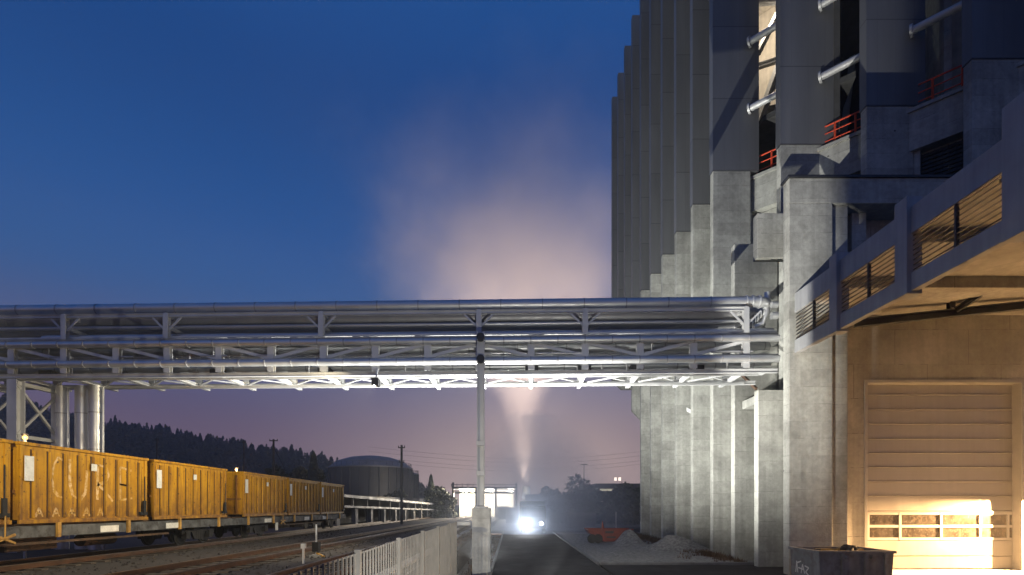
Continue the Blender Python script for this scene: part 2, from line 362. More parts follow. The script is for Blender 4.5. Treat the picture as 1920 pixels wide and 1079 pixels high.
# gallery behind the gaps: floor, back wall, ceilings, cross walls and bracing
MB().prism([(14.0,29.2),(26,17.2),(45,17.2),(45,60),(14.0,60)], 20.6, 20.95).build('gallery_floor', M['conc'], hall)
bw = MB().prism(*diag(53.5, 14.1, 34, 20.96, 46, .4)); bw.build('gallery_wall', M['hall_in'], hall)
MB().prism([(13.7,30.2),(17.2,26.4),(19.6,33.9),(14.0,39.4)], 36.5, 36.8).build('gallery_ceiling', M['hall_in'], hall)
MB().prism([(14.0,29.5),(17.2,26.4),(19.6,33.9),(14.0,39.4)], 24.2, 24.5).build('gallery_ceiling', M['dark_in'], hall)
MB().extr([(16.45,27.0,20.96),(20.3,33.3,20.96),(20.3,33.3,46),(16.45,27.0,46)], (.25,-.12,0)).build('cross_wall', M['dark_in'], hall)  # dividing wall added to keep the gallery light out of the next gap
MB().extr([(19.8,24.2,20.96),(22.6,30.8,20.96),(22.6,30.8,46),(19.8,24.2,46)], (.25,-.12,0)).build('cross_wall', M['conc'], hall)
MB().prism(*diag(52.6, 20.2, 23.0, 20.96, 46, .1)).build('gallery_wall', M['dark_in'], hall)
for (p, q, r) in (((14.6,31.5,25.2),(16.9,32.6,31.0),.18), ((16.9,31.0,31.0),(14.4,32.6,36.2),.16), ((14.2,33.0,26.9),(18.2,31.5,26.9),.22), ((14.2,33.6,30.2),(18.0,31.8,30.2),.14), ((14.4,31.8,33.0),(18.0,31.5,33.0),.14),
                  ((14.4,31.0,29.2),(17.0,33.0,34.2),.13), ((17.8,28.5,22),(20,31,29),.14), ((20.2,29.5,21.4),(22.2,27.4,26),.12), ((20.4,29.8,22.4),(22.4,27.6,27),.07)):
    MB().ibeam(p, q, r*2, r*2, .03).build('brace', M['steel'], hall)
MB().prism([(13.7,30.3),(15,29),(26,18),(45,18),(45,60.5),(13.7,60.5)], 46.1, 46.6).build('roof', M['clad'], hall)
MB().box(44.6, 45, 18, 60, -.2, 46).build('east_wall', M['clad'], hall)
MB().box(14, 45, 59.6, 60, 15, 46).build('rear_wall', M['clad'], hall)
fl = MB(); p = P(1288, 771, 36.0)                                        # small floodlight on the third blade
fl.beam(p + Vector((-.22,-.15,.16)), p + Vector((.22,-.35,-.16)), .34, .22); lamp = fl.build('wall_lamp', M['white'], hall)
MB().beam(p + Vector((.0,.0,.1)), p + Vector((.05,-.35,.05)), .08, .08).build('lamp_bracket', M['dark_steel'], lamp)

# ------------------------------------------------------------------ gate building (annex) with canopy and door
ann = thing('gate_building', 'low board marked concrete gate building with sectional door and slatted canopy', 'building', (15, 22, 0))
AT = 15.75
def col(x0, x1, y0, y1, z0, z1, nm='wall', m='conc', bv=.02): return MB().box(x0, x1, y0, y1, z0, z1).build(nm, M[m], ann, bevel=bv)
col(11.0, 12.72, 20.95, 21.42, -.2, 14.74, 'corner_pier'); col(11.9, 12.72, 21.425, 22.19, -.2, 14.74, 'wall', bv=0)
col(12.76, 13.42, 21.1, 22.19, -.2, 14.74, 'corner_pier')
col(11.0, 24, 20.95, 21.42, 14.745, AT, 'lintel'); col(11.9, 24, 21.425, 22.19, 14.745, AT-.002, 'lintel', bv=0)
col(13.9, 14.5, 21.6, 22.19, 11.2, 14.74, 'pier')
DX0, DX1, DZ = 14.91, 21.42, 7.93
w = MB(); w.box(12.7, DX0, 22.2, 22.7, -.2, AT-.2); w.box(DX1, 30, 22.2, 22.7, -.2, AT-.2); w.box(DX0, DX1, 22.2, 22.7, DZ, AT-.2)
w.build('door_wall', M['conc_door'], ann)
cp = MB().box(10.93, 30, 20.88, 21.5, AT+.002, AT+.09); cp.box(11.85, 30, 21.501, 22.25, AT+.002, AT+.088); cp.box(13.15, 30, 22.251, 29.0, AT+.002, AT+.088); cp.build('coping', M['dark_steel'], ann)
col(13.2, 30, 22.75, 29.0, AT-.3, AT-.005, 'roof', 'conc', 0)
col(11.05, 13.19, 26.2, 26.65, -.2, AT-.02, 'side_pier'); col(11.05, 13.5, 23.7, 24.1, -.2, 7.94, 'side_pier')
MB().box(11.0, 13.19, 23.66, 24.1, 13.85, AT+.1).build('projecting_box', M['conc'], ann, bevel=.02)
col(13.2, 13.48, 24.2, 26.15, -.2, AT-.31, 'recessed_wall'); col(13.2, 13.48, 26.7, 29.1, -.2, AT-.31, 'recessed_wall'); col(13.2, 13.48, 22.75, 24.05, 7.96, AT-.31, 'recessed_wall')
col(11.4, 13.19, 24.12, 26.15, 7.5, 7.9, 'ledge'); MB().beam((11.1,24.0,8.05),(11.1,26.3,9.6), .1, .12).build('brace', M['rust'], ann)
# door
door = MB().box(DX0, DX1, 22.62, 22.69, .02, DZ-.01)
rows = [742,770,797,825,851.5,878,905,932,961]
dr = door.build('sectional_door', M['door'], ann)
zz = [H + (CY - y)/F*22.6 for y in [719] + rows]
for i in range(len(zz)-1):
    z1, z0 = zz[i], zz[i+1]
    MB().extr([(DX0+.03,22.619,z0+.004),(DX0+.03,22.565,z0+.022),(DX0+.03,22.562,z0+.05),(DX0+.03,22.598,z0+.075),(DX0+.03,22.604,z1-.006),(DX0+.03,22.619,z1-.004)], (DX1-DX0-.06,0,0)).build('door_panel', M['door'], dr)
for y0, y1 in ((1013,1043),(1043,1071)):
    z1, z0 = H + (CY-y0)/F*22.6, max(.05, H + (CY-y1)/F*22.6)
    MB().extr([(DX0+.03,22.619,z0+.012),(DX0+.03,22.575,z0+.03),(DX0+.03,22.575,z1-.03),(DX0+.03,22.619,z1-.012)], (DX1-DX0-.06,0,0)).build('door_panel', M['door'], dr)
zt, zm, zb = [H + (CY-y)/F*22.6 for y in (961, 987, 1013)]
fr = MB(); xs = [(x-CX)/F*22.6 for x in (1627, 1687, 1764, 1837, 1889, 1913)]
for x in xs: fr.box(x-.05, x+.05, 22.56, 22.62, zb, zt)
for z in (zb+.05, zm, zt-.05): fr.box(xs[0]-.05, xs[-1]+.05, 22.566, 22.617, z-.055, z+.055)
fr.build('window_frame', M['door_frame'], dr)
for i in range(5):
    for z0, z1 in ((zb, zm), (zm, zt)): MB().box(xs[i]+.02, xs[i+1]-.02, 22.60, 22.61, z0+.03, z1-.03).build('pane', M['glass'], dr)
df = MB(); df.box(DX0-.10, DX0+.02, 22.16, 22.62, -.1, DZ+.1); df.box(DX1-.02, DX1+.1, 22.16, 22.62, -.1, DZ+.1); df.box(DX0+.021, DX1-.021, 22.163, 22.617, DZ-.02, DZ+.1)
df.build('door_frame', M['door_frame'], ann)
sheet('apron', [(13.9,15.5),(29,15.5),(29,22.62),(13.9,22.62)], .006, M['conc_pier'], .05)
# canopy: slatted parapet running towards the street, roof slab inside it
cx0, cx1 = 11.2, 11.42
MB().box(cx0, cx1, 8, 20.93, 10.4, 11.15).build('parapet_beam', M['paint_grey'], ann, bevel=.01)
MB().box(cx0, cx1, 8, 20.93, 8.8, 9.3).build('parapet_beam', M['paint_grey'], ann, bevel=.01)
posts = [(18.45,.42,11.42), (15.3,.48,11.46), (11.95,.9,11.75)]
for y, wd, zt_ in posts: MB().box(cx0-.12, cx1+.1, y-wd, y, 8.72, zt_).build('parapet_post', M['paint_grey'], ann, bevel=.01)
for ya, yb in ((18.46,20.92), (15.31,18.02), (11.96,14.81)):
    g = MB()
    for q in range(8): z = 9.37 + q*.137; g.box(cx0+.05, cx0+.08, ya, yb, z, z+.024)
    ym = (ya+yb)/2; g.box(cx0+.03, cx0+.12, ym-.03, ym+.03, 9.3, 10.4); g.box(cx0+.03, cx0+.12, ya+.02, ya+.06, 9.3, 10.4)
    g.build('slat_railing', M['dark_steel'], ann)
MB().box(11.43, 27, 8, 22.19, 10.75, 11.0).build('canopy_roof', M['conc_door'], ann)
for y in (12.2, 15.4, 18.6): MB().box(11.44, 27, y-.2, y+.2, 10.35, 10.745).build('roof_rib', M['conc_door'], ann)
MB().ibeam(P(1602,607,21.6), P(1960,569,20.2), .22, .3, .03).build('steel_beam', M['dark_steel'], ann)
MB().ibeam(P(1783,579,20.8), P(1783,500,20.8), .2, .2, .03).build('steel_post', M['dark_steel'], ann)
MB().ibeam(P(1792,582,20.7), P(1960,475,19.0), .18, .2, .03).build('steel_brace', M['dark_steel'], ann)
MB().box(26.4, 27, 8, 8.6, -.1, 10.75).build('canopy_column', M['conc_door'], ann)

# hooded wall lamp beside the door
LX, LY, LZ = 22.75, 21.55, 2.90
wl = thing('wall_lamp', 'hooded warm wall lamp beside the sectional door', 'lamp', (LX, 22.2, LZ))
hd = MB(); hd.box(LX-.30, LX+.3, 21.25, 22.19, LZ+.20, LZ+.24); hd.box(LX+.26, LX+.3, 21.25, 22.19, LZ-.25, LZ+.199); hd.box(LX-.30, LX-.28, 21.25, 22.19, LZ+.04, LZ+.199); hd.box(LX-.279, LX+.259, 21.25, 21.27, LZ-.03, LZ+.199); hd.build('hood', M['dark_steel'], wl)
MB().tube((LX-.1, LY, LZ+.15), (LX+.2, LY, LZ+.15), .03, 10).build('lamp_tube', glow('warm_lamp_tube', (1,.62,.26), 30), wl)

# ------------------------------------------------------------------ pipe bridge
br = thing('pipe_bridge', 'galvanised steel pipe bridge carrying silver pipes across yard and road', 'pipe bridge', (-1.2, 21.9, 0))
SL = .0308
def B(X, w, Z): return Vector((X + SL*w, 21.78 + (11 - X)*SL + w, Z))
def BX(px):
    k = (px - CX)/F; return k*(21.78 + .339)/(1 + SL*k)
def BZ(y, w=0): return H + (CY - y)*.02237*(22.15 + w)/22.15
XL, XR = -25.5, 10.95
W2 = 2.15
def run(nm, w, Z, r, m, x0=XL, x1=XR, clip=None, parent=br):
    o = MB().tube(B(x0,w,Z), B(x1,w,Z), r, 20).build(nm, M[m], parent, smooth=True)
    if clip:
        g = MB(); x = x0 + .5
        while x < min(x1, XR) - .2:
            c_ = B(x, w, Z); g.tube(c_, c_ + (B(x+.05,w,Z) - c_), r + .014, 20); x += clip
        kind(g.build('jacket_bands', M['alu_d'], o, smooth=True), 'stuff')
    return o
run('pipe', .25, BZ(568), .225, 'alu', x1=10.0, clip=1.75)
run('pipe', .95, BZ(596,.95), .29, 'alu_d', x1=10.6, clip=2.4)
run('pipe', .72, BZ(590,.72), .06, 'alu', x1=9.6)
run('pipe', 2.3, BZ(590,2.3), .2, 'alu_d')
run('pipe', 1.75, BZ(607,1.75), .29, 'alu_d', clip=2.4)
run('pipe', .55, BZ(608,.55), .075, 'alu', x1=10.2)
run('pipe', .40, BZ(620), .11, 'alu', x0=BX(75))
run('pipe', 1.2, BZ(619,1.2), .16, 'alu_d')
run('pipe', -.12, BZ(641), .14, 'alu', clip=1.12)
run('pipe', -.12, BZ(678.5), .15, 'alu', clip=1.12)
run('pipe', .75, BZ(654,.75), .17, 'alu', clip=2.1)
run('pipe', 1.4, BZ(652,1.4), .2, 'alu', clip=2.1)
run('pipe', .7, BZ(688,.7), .17, 'alu', clip=1.6)
run('pipe', 1.15, BZ(690,1.15), .17, 'alu', clip=1.9)
run('pipe', 1.62, BZ(687,1.62), .2, 'alu', clip=2.1)
MB().path([B(BX(75),.4,BZ(620)), B(BX(66),.4,BZ(621)), B(BX(60),.4,BZ(626)), B(BX(59),.4,BZ(640))], .11).build('pipe_elbow', M['alu'], br, smooth=True)
# elbows, flanges and valves where the top pipes enter the building
e = MB(); z1 = BZ(568)
e.path([B(9.9,.25,z1), B(10.3,.25,z1), B(10.55,.3,z1-.03), B(10.75,.5,z1-.05), B(10.85,.8,z1-.05), B(10.9,1.4,z1-.05)], .225, 18)
for x in (9.75, 10.0, 10.28): e.tube(B(x,.25,z1), B(x+.05,.25,z1), .27, 18)
e.build('pipe_elbow', M['alu'], br, smooth=True)
e = MB(); zc = BZ(598); e.path([B(10.2,.5,BZ(612)), B(10.5,.45,BZ(606)), B(10.7,.4,BZ(590)), B(10.72,.4,BZ(560)), B(10.72,.4,BZ(548))], .12, 14)
for q in range(5): e.tube(B(10.05+.12*q,.5,BZ(606-6*q)), B(10.1+.12*q,.5,BZ(606-6*q)), .2, 12)
e.tube(B(10.7,.0,BZ(578)), B(10.95,.0,BZ(578)), .13, 16); e.tube(B(10.7,.0,BZ(598)), B(10.95,.0,BZ(598)), .15, 16)
e.build('valve', M['alu'], br, smooth=True)
# chords
for w in (0, W2):
    for y, h_, wd in ((585,.15,.13), (633,.13,.13), (672,.12,.13), (700,.16,.16)):
        MB().ibeam(B(XL,w,BZ(y)), B(XR if y > 600 else 9.6,w,BZ(y)), wd, h_, .018).build('chord', M['steel'], br)
MB().beam(B(XL,.5,BZ(699)), B(XR-.3,.5,BZ(699)), .5, .04).build('walkway_plate', M['steel'], br)
run('pipe', .35, BZ(702), .07, 'alu', x1=10.3)
run('pipe', 1.85, BZ(702), .1, 'alu', x1=10.3)
MB().beam(B(XL,.18,BZ(626)), B(XR,.18,BZ(626)), .3, .07).build('cable_tray', M['steel'], br)
MB().beam(B(XL,.9,BZ(660)), B(7.6,.9,BZ(660)), 1.0, .05).build('cable_tray', M['alu_d'], br)
MB().beam(B(XL,1.15,BZ(629)), B(7.6,1.15,BZ(629)), 1.55, .05).build('cable_tray', M['steel'], br)  # wide tray added to stop floodlight from below reaching the blades
ups = [BX(x) for x in (-75, 122, 313, 603, 898, 1097, 1398)]
for x in ups:
    for w in (0, W2):
        MB().ibeam(B(x,w,BZ(583)), B(x,w,BZ(630)), .22, .22, .02, up=(0,1,0)).build('post', M['steel'], br)
    for s_ in (-1, 1):
        MB().beam(B(x+s_*.62,0,BZ(589)), B(x+s_*.08,0,BZ(613)), .05, .07).build('knee_brace', M['steel'], br)
    MB().beam(B(x,0,BZ(606)), B(x,W2,BZ(606)), .12, .12).build('cross_beam', M['steel'], br)
    MB().beam(B(x,-.1,BZ(584)), B(x,W2,BZ(584)), .14, .12).build('cross_beam', M['steel'], br)
vpx = [-75, 24, 122, 220, 315, 412, 509, 607, 704, 802, 898, 996, 1097, 1200, 1300, 1398]
vx = [BX(x) for x in vpx]
for i, x in enumerate(vx):
    for w in (0, W2):
        MB().ibeam(B(x,w,BZ(635)), B(x,w,BZ(695)), .27, .2, .025, up=(0,1,0)).build('post', M['steel'], br)
    # outrigger arms on the underside
    MB().extr([B(x-.08,-.02,BZ(702)), B(x+.08,-.02,BZ(702)), B(x+.08,W2+.72,BZ(702)), B(x-.08,W2+.72,BZ(702))], (0,0,.15)).build('outrigger', M['steel'], br)
    MB().beam(B(x,0,BZ(661)), B(x,W2,BZ(661)), .1, .1).build('cross_beam', M['steel'], br)
    if i + 1 < len(vx):
        x2 = vx[i+1]; down = vpx[i] < 430 or 890 < vpx[i] < 1150
        a_, b_ = ((640, 662) if down else (662, 640))
        for w in (.03, W2):
            MB().beam(B(x+.14,w-.05,BZ(a_+6)), B(x2-.14,w-.05,BZ(b_+6)), .06, .13).build('diagonal', M['steel'], br)
        xb = MB(); z = BZ(700)+.06
        xb.beam(B(x,.1,z), B(x2,W2-.1,z), .08, .05); xb.beam(B(x,W2-.1,z-.06), B(x2,.1,z-.06), .08, .05); xb.build('wind_brace', M['steel'], br)
for px, w in ((385,.3),(590,.3),(985,.2),(1085,.2),(1185,.2),(1300,.3),(60,.3)):            # junction boxes and hangers
    x = BX(px); MB().extr([B(x,w,BZ(695)), B(x+.55,w,BZ(695)), B(x+.55,w+.5,BZ(695)), B(x,w+.5,BZ(695))], (0,0,.24)).build('pipe_saddle', M['dark_steel'], br)
rnd = random.Random(17)
for q in range(34):
    x = XL + 1.2 + q*1.04; w = rnd.choice((.2,.6,1.0)); y0_ = rnd.choice((640,672)); MB().beam(B(x,w,BZ(y0_)), B(x,w,BZ(y0_+26)), .04, .04).build('hanger', M['steel'], br)
for q in range(9):
    x = BX(rnd.uniform(20,1400)); MB().tube(B(x,-.02,BZ(664)), B(x+rnd.uniform(.5,1.4),-.02,BZ(664)), .05, 8).build('conduit', M['alu_d'], br)
# middle column in front of the near truss, on its concrete pier
cxm = P(901.5, 700, 21.25).x
cm = MB().ibeam((cxm,21.25,2.72), (cxm,21.25,BZ(636)), .26, .3, .03, up=(1,0,0)); colo = cm.build('column', M['steel'], br)
for y in (832, 888): 
    z = H + (CY-y)/F*21.25; MB().box(cxm-.165, cxm+.165, 21.09, 21.41, z-.10, z+.10).build('splice_plate', M['steel'], colo)
for y in (647, 686):
    z = BZ(y); MB().tube((cxm,21.05,z), (cxm,21.9,z), .16, 14).build('bearing', M['dark_steel'], colo)
MB().box(cxm-.28, cxm+.28, 20.98, 21.52, 2.66, 2.72).build('base_plate', M['steel'], colo)
pr = MB().box(-1.59, -.86, 20.9, 21.6, -.6, 2.655); tag(pr.build('concrete_pier', M['conc_pier'], bevel=.03), 'pale square concrete pier under the steel bridge column', 'pier')
# western support tower and risers
tw = thing('support_tower', 'braced steel tower holding the west end of the pipe bridge', 'support tower', (-21.4, 23, .6))
zt_ = BZ(706)
legs = []
for px in (28, -60):
    x = BX(px)
    for w in (.05, W2):
        p = B(x, w, .6); MB().ibeam(p, Vector((p.x,p.y,zt_)), .42, .42, .04, up=(0,1,0)).build('leg', M['steel'], tw)
    for z0, z1 in ((.9, 3.1), (3.2, 5.7), (5.8, 8.0)):
        MB().beam(B(x,.05,z0), B(x,W2,z1), .1, .1).build('brace', M['steel'], tw); MB().beam(B(x+.02,.05,z1), B(x+.02,W2,z0), .1, .1).build('brace', M['steel'], tw)
        MB().beam(B(x,.05,z1+.05), B(x,W2,z1+.05), .16, .16).build('strut', M['steel'], tw)
x0, x1 = BX(28), BX(-60)
MB().beam(B(x0,.05,5.75), B(x1,.05,3.2), .1, .1).build('brace', M['steel'], tw); MB().beam(B(x0,.05,3.2), B(x1,.05,5.75), .1, .1).build('brace', M['steel'], tw)
for lab, px, r, d in (('silver riser pipe nearest the support tower under the bridge', 116, .25, 24.6), ('middle silver riser pipe in the row of three under the bridge', 154, .28, 24.6), ('silver riser pipe at the end of the row, farthest from the support tower', 180, .28, 24.4)):
    x = (px-CX)/F*d
    t = thing('riser_pipe', lab, 'pipe', (x, d, .6), 'silver riser pipes under the bridge')
    MB().tube((x,d,.5), (x,d,8.3), r, 22).build('pipe', M['alu'], t, smooth=True)
    g = MB()
    for z in (1.9, 3.6, 5.3, 7.0): g.tube((x,d,z), (x,d,z+.05), r+.012, 22)
    kind(g.build('jacket_bands', M['alu_d'], t, smooth=True), 'stuff')
    MB().tube((x+r+.12,d-.1,.5), (x+r+.12,d-.1,8.2), .05, 10).build('thin_pipe', M['alu'], t)

# ------------------------------------------------------------------ fence along the yard
FXX, FT = -2.1, 2.15
fe = thing('mesh_fence', 'galvanised bar fence along the rail yard beside the road', 'fence', (FXX, 12, 0))
y = 2.0; i = 0
while y < 20.2:
    MB().box(FXX-.04, FXX+.04, y-.04, y+.04, -.5, FT+.03).build('post', M['fence'], fe)
    g = MB(); y2 = min(y + 2.6, 20.25)
    q = y + .13
    while q < y2 - .06: g.box(FXX-.010, FXX+.010, q-.014, q+.014, .05, FT-.01); q += .165
    for z in (.12, .75, 1.4, FT-.03): g.box(FXX-.024, FXX-.013, y+.03, y2-.03, z-.012, z+.012)
    g.build('bar_panel', M['fence'], fe); y += 2.6; i += 1
g = MB(); z = -.05
for q in range(14):
    a = -2.05 + q*.035
    g.tube((a, 20.3, -.1), (a, 20.3, 2.05), .006, 5)
for q in range(38): g.tube((-2.06, 20.3, -.05+q*.055), (-1.6, 20.3, -.05+q*.055), .006, 5)
g.build('mesh_return', M['fence'], fe)
MB().box(-2.08, -1.6, 20.1, 20.3, 2.0, 2.12).build('cable_duct', M['white'], fe)

# ------------------------------------------------------------------ train
CL = 5.45
def make_container():
    t = thing('freight_container', '', 'container', (0,0,0), 'yellow waste containers on the train')
    x0, x1, z0, z1 = -2.42, 0, .12, 2.33
    b = MB(); th = .06
    b.box(x0, x0+th, 0, CL, z0, z1); b.box(x1-th, x1, 0, CL, z0, z1); b.box(x0+th, x1-th, 0, th, z0, z1); b.box(x0+th, x1-th, CL-th, CL, z0, z1); b.box(x0+th, x1-th, th, CL-th, z0, z0+.1)
    n = 9; grooves = MB()
    for i in range(n):
        y = .46 + (CL-.92)*i/(n-1)
        for sx, xx in ((1, x1), (-1, x0)):
            b.add([(xx,y-.045,z0+.05),(xx+sx*.06,y-.03,z0+.05),(xx+sx*.06,y+.03,z0+.05),(xx,y+.045,z0+.05),(xx,y-.045,z1-.12),(xx+sx*.06,y-.03,z1-.12),(xx+sx*.06,y+.03,z1-.12),(xx,y+.045,z1-.12)],
                  [(0,1,5,4),(1,2,6,5),(2,3,7,6),(3,2,1,0),(4,5,6,7)])
            xs_ = sorted((xx + sx*.001, xx + sx*.012))
            grooves.box(xs_[0], xs_[1], y-.095, y-.046, z0+.05, z1-.1)
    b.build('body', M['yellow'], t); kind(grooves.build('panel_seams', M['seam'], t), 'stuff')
    r = MB()
    for xx in (x0-.05, x1-.03): r.box(xx, xx+.08, -.03, CL+.03, z1+.002, z1+.10); r.box(xx, xx+.08, -.01, CL+.01, 0, z0-.002)
    for yy in (-.03, CL-.05): r.box(x0+.03, x1-.03, yy, yy+.08, z1+.004, z1+.098)
    r.build('rim', M['yellow'], t, bevel=.01)
    e = MB()
    for k in range(4): e.box(x0+.25+k*.6, x0+.33+k*.6, -.07, -.001, z0+.1, z1-.1)
    e.box(x0+.1, x1-.1, -.05, -.002, .9, 1.0); e.build('end_ribs', M['yellow_dark'], t)
    for yy in (.06, CL-.16): MB().box(x1+.001, x1+.03, yy-.04, yy+.05, z0, z1).build('corner_post', M['yellow'], t)
    MB().box(x1+.062, x1+.068, .12, .43, 1.28, 2.02).build('placard', M['white'], t)
    MB().box(x1+.062, x1+.068, 2.60, 2.84, 1.74, 1.98).build('placard', M['white'], t)
    k = MB(); k.box(x1+.07, x1+.12, CL-.35, CL-.2, .25, .75); k.box(x1, x1+.1, CL-.5, CL-.1, .2, .32); k.tube((x1+.1,CL-.28,.5),(x1+.1,CL-.28,1.7),.02,8); k.build('door_latch', M['black'], t)
    return t
cont = make_container()
XT = -14.45
def basez(y): return RG(y) + 1.22
spots = [(9.75, 'yellow container at the near end of the train, mostly cut off by the photo edge', 0), (15.45, 'yellow container sprayed with the letters CURE', 0), (21.25, 'yellow container behind the sprayed one, before the gap between the wagons', 0),
         (28.35, 'yellow container just past the gap between the wagons', 1), (34.1, 'middle yellow container on the far wagon', 1), (39.85, 'last yellow container at the far end of the train', 1)]
for i, (y, lab, flip) in enumerate(spots):
    o = cont if i == 0 else dup(cont)
    o['label'] = lab; o.location = (XT, y, basez(y+2.7)+.02); o.rotation_euler.x = -.0065
    if i == 1: gcont = o
# spray-painted letters on one side
def strokes(lines, y0, z0, sc, m='chalk', w=.095, par=None, nm='graffiti', x=.004, hor=1.0):
    b = MB()
    for ln in lines:
        for a, c in zip(ln, ln[1:]):
            p = Vector((x, y0 + a[0]*sc*hor, z0 + a[1]*sc)); q = Vector((x, y0 + c[0]*sc*hor, z0 + c[1]*sc)); b.beam(p, q, w*random.uniform(.6,1.3), .004, (1,0,0))
    return b.build(nm, M[m], par)
gcont['origin'] = (0,0,0)
L_C = [[(.75,1.55),(.58,1.62),(.42,1.35),(.36,.9),(.42,.45),(.6,.25),(.76,.2)]]
L_U = [[(1.0,1.6),(1.0,.75),(1.12,.3),(1.4,.12),(1.62,.4),(1.68,1.25)]]
L_R = [[(2.12,.15),(2.12,1.5),(2.5,1.45),(2.62,1.15),(2.5,.85),(2.12,.75),(2.45,.5),(2.8,.1)]]
L_E = [[(3.7,1.4),(3.15,1.5),(3.15,.8),(3.6,.75),(3.15,.8),(3.15,.15),(3.75,.25)]]
for L_ in (L_C, L_U, L_R, L_E): strokes(L_, .75, .62, .9, par=gcont, nm='painted_letter', hor=1.15)
for k in range(5): ox = k*.75; strokes([[(ox,0),(ox+.16,.34),(ox+.32,0)],[(ox+.05,.13),(ox+.28,.13)]], .55, .2, .8, par=gcont, w=.06, nm='painted_letter')

def make_wagon():
    t = thing('flat_wagon', '', 'wagon', (0,0,0), 'flat wagons of the train')
    L = 18.2; xc = -1.2
    f = MB()
    for xx in (xc+1.2, xc-1.2): f.box(xx-.06, xx+.06, 0, L, -.42, -.08)
    for q in range(13): yy = .05 + (L-.25)*q/12; f.box(xc-1.139, xc+1.139, yy, yy+.12, -.38, -.1)
    f.box(xc-1.139, xc+1.139, .171, L-.25, -.12, -.07); f.build('frame', M['wagon'], t)
    r = MB()
    for xx in (xc+.95, xc-.95): r.box(xx-.07, xx+.07, .1, L-.1, -.069, -.004)
    r.build('slide_rail', M['rust'], t)
    for q in range(6):
        yy = 1.2 + q*3.05
        s = MB(); s.box(xc+1.262, xc+1.34, yy, yy+.12, -.45, .02); s.build('stake', M['stake'], t)
    for yy in (3.2, 9.1, 12.6): MB().box(xc+1.265, xc+1.28, yy, yy+.85, -.38, -.16).build('number_plate', M['white'], t)
    b = MB(); b.box(xc+1.262, xc+1.30, 4.6, 4.9, -.9, -.43); b.build('brake_plate', M['white'], t)
    g = MB(); g.tube((xc+1.3,5.6,-.42),(xc+1.3,5.6,.35),.02,8); g.beam((xc+1.3,5.3,-.5),(xc+1.3,5.9,-.3),.05,.06); g.beam((xc+1.3,5.3,-.3),(xc+1.3,5.9,-.55),.05,.06); g.build('brake_lever', M['stake'], t)
    u = MB(); u.box(xc-.7, xc+.7, 6.2, 8.0, -.85, -.44); u.tube((xc+.3,9.4,-.68),(xc+.3,10.9,-.68),.22,14); u.beam((xc+1.1,4.9,-.6),(xc+1.1,13.0,-.6),.05,.08); u.build('brake_gear', M['rust'], t)
    for yb in (2.9, 15.3):
        bg = MB()
        for xx in (xc+.98, xc-.98):
            bg.extr([(xx-.05,yb-1.25,-.72),(xx-.05,yb-.55,-.62),(xx-.05,yb-.3,-.98),(xx-.05,yb+.3,-.98),(xx-.05,yb+.55,-.62),(xx-.05,yb+1.25,-.72),(xx-.05,yb+1.25,-.52),(xx-.05,yb-1.25,-.52)], (.1,0,0))
            for dy in (-.9, .9): bg.box(xx-.1, xx+.12, yb+dy-.16, yb+dy+.16, -.92, -.6)
            for dy in (-.16, 0, .16): bg.tube((xx,yb+dy,-.96),(xx,yb+dy,-.55),.06,8)
        bg.box(xc-.93, xc+.93, yb-.2, yb+.2, -.7, -.45)
        bo = bg.build('bogie', M['black'], t)
        for dy in (-.9, .9):
            for xx in (xc+.72, xc-.72):
                MB().lathe([(.05,-.07),(.34,-.06),(.40,-.02),(.46,-.02),(.46,.03),(.42,.03),(.42,.07),(.34,.05),(.1,.06)]).build('tmp', M['black'], None).name = 'tmp'
                w_ = bpy.data.objects['tmp']; w_.name = 'wheel'; w_.parent = bo; w_.rotation_euler = (0, PI/2 if xx < xc else -PI/2, 0); w_.location = (xx, yb+dy, -.76)
    for yy, s in ((0,-1),(L,1)):
        for xx in (xc+.87, xc-.87):
            q = MB(); q.tube((xx,yy,-.22),(xx,yy+s*.42,-.22),.08,12); q.tube((xx,yy+s*.42,-.22),(xx,yy+s*.47,-.22),.22,16); q.build('buffer', M['black'], t)
    return t
wg = make_wagon()
for i, (y, lab) in enumerate(((9.35, 'grey flat wagon under the near yellow containers'), (27.5, 'grey flat wagon under the farther yellow containers'))):
    o = wg if i == 0 else dup(wg)
    o['label'] = lab; o.location = (XT, y, basez(y)+0.005); o.rotation_euler.x = -.0065

tr = MB()
for q in range(46): tr.box(-3.75, -3.40, 7+q*1.0, 7.985+q*1.0, RG(7+q)-.24, RG(7+q)-.14 + (.012 if q % 3 else 0))
tag(tr.build('cable_trough', M['conc_pier']), 'row of concrete cable trough lids between the last track and the bar fence', 'cable trough')
rnd = random.Random(21); st_ = MB()
for q in range(2600):
    y = 8 + 34*rnd.random()**1.6; x = -2.7 - 14*rnd.random(); r = rnd.uniform(.025,.07); z = RG(y) - .215
    a = rnd.uniform(0,6.28); pts = [(x+r*math.cos(a+k*2.09+rnd.uniform(-.4,.4))*1.2, y+r*math.sin(a+k*2.09+rnd.uniform(-.4,.4)), z) for k in range(3)]; st_.add(pts + [(x, y, z + r*rnd.uniform(.7,1.3))], [(0,1,3),(1,2,3),(2,0,3)])
kind(st_.build('loose_ballast', M['ballast']), 'stuff')
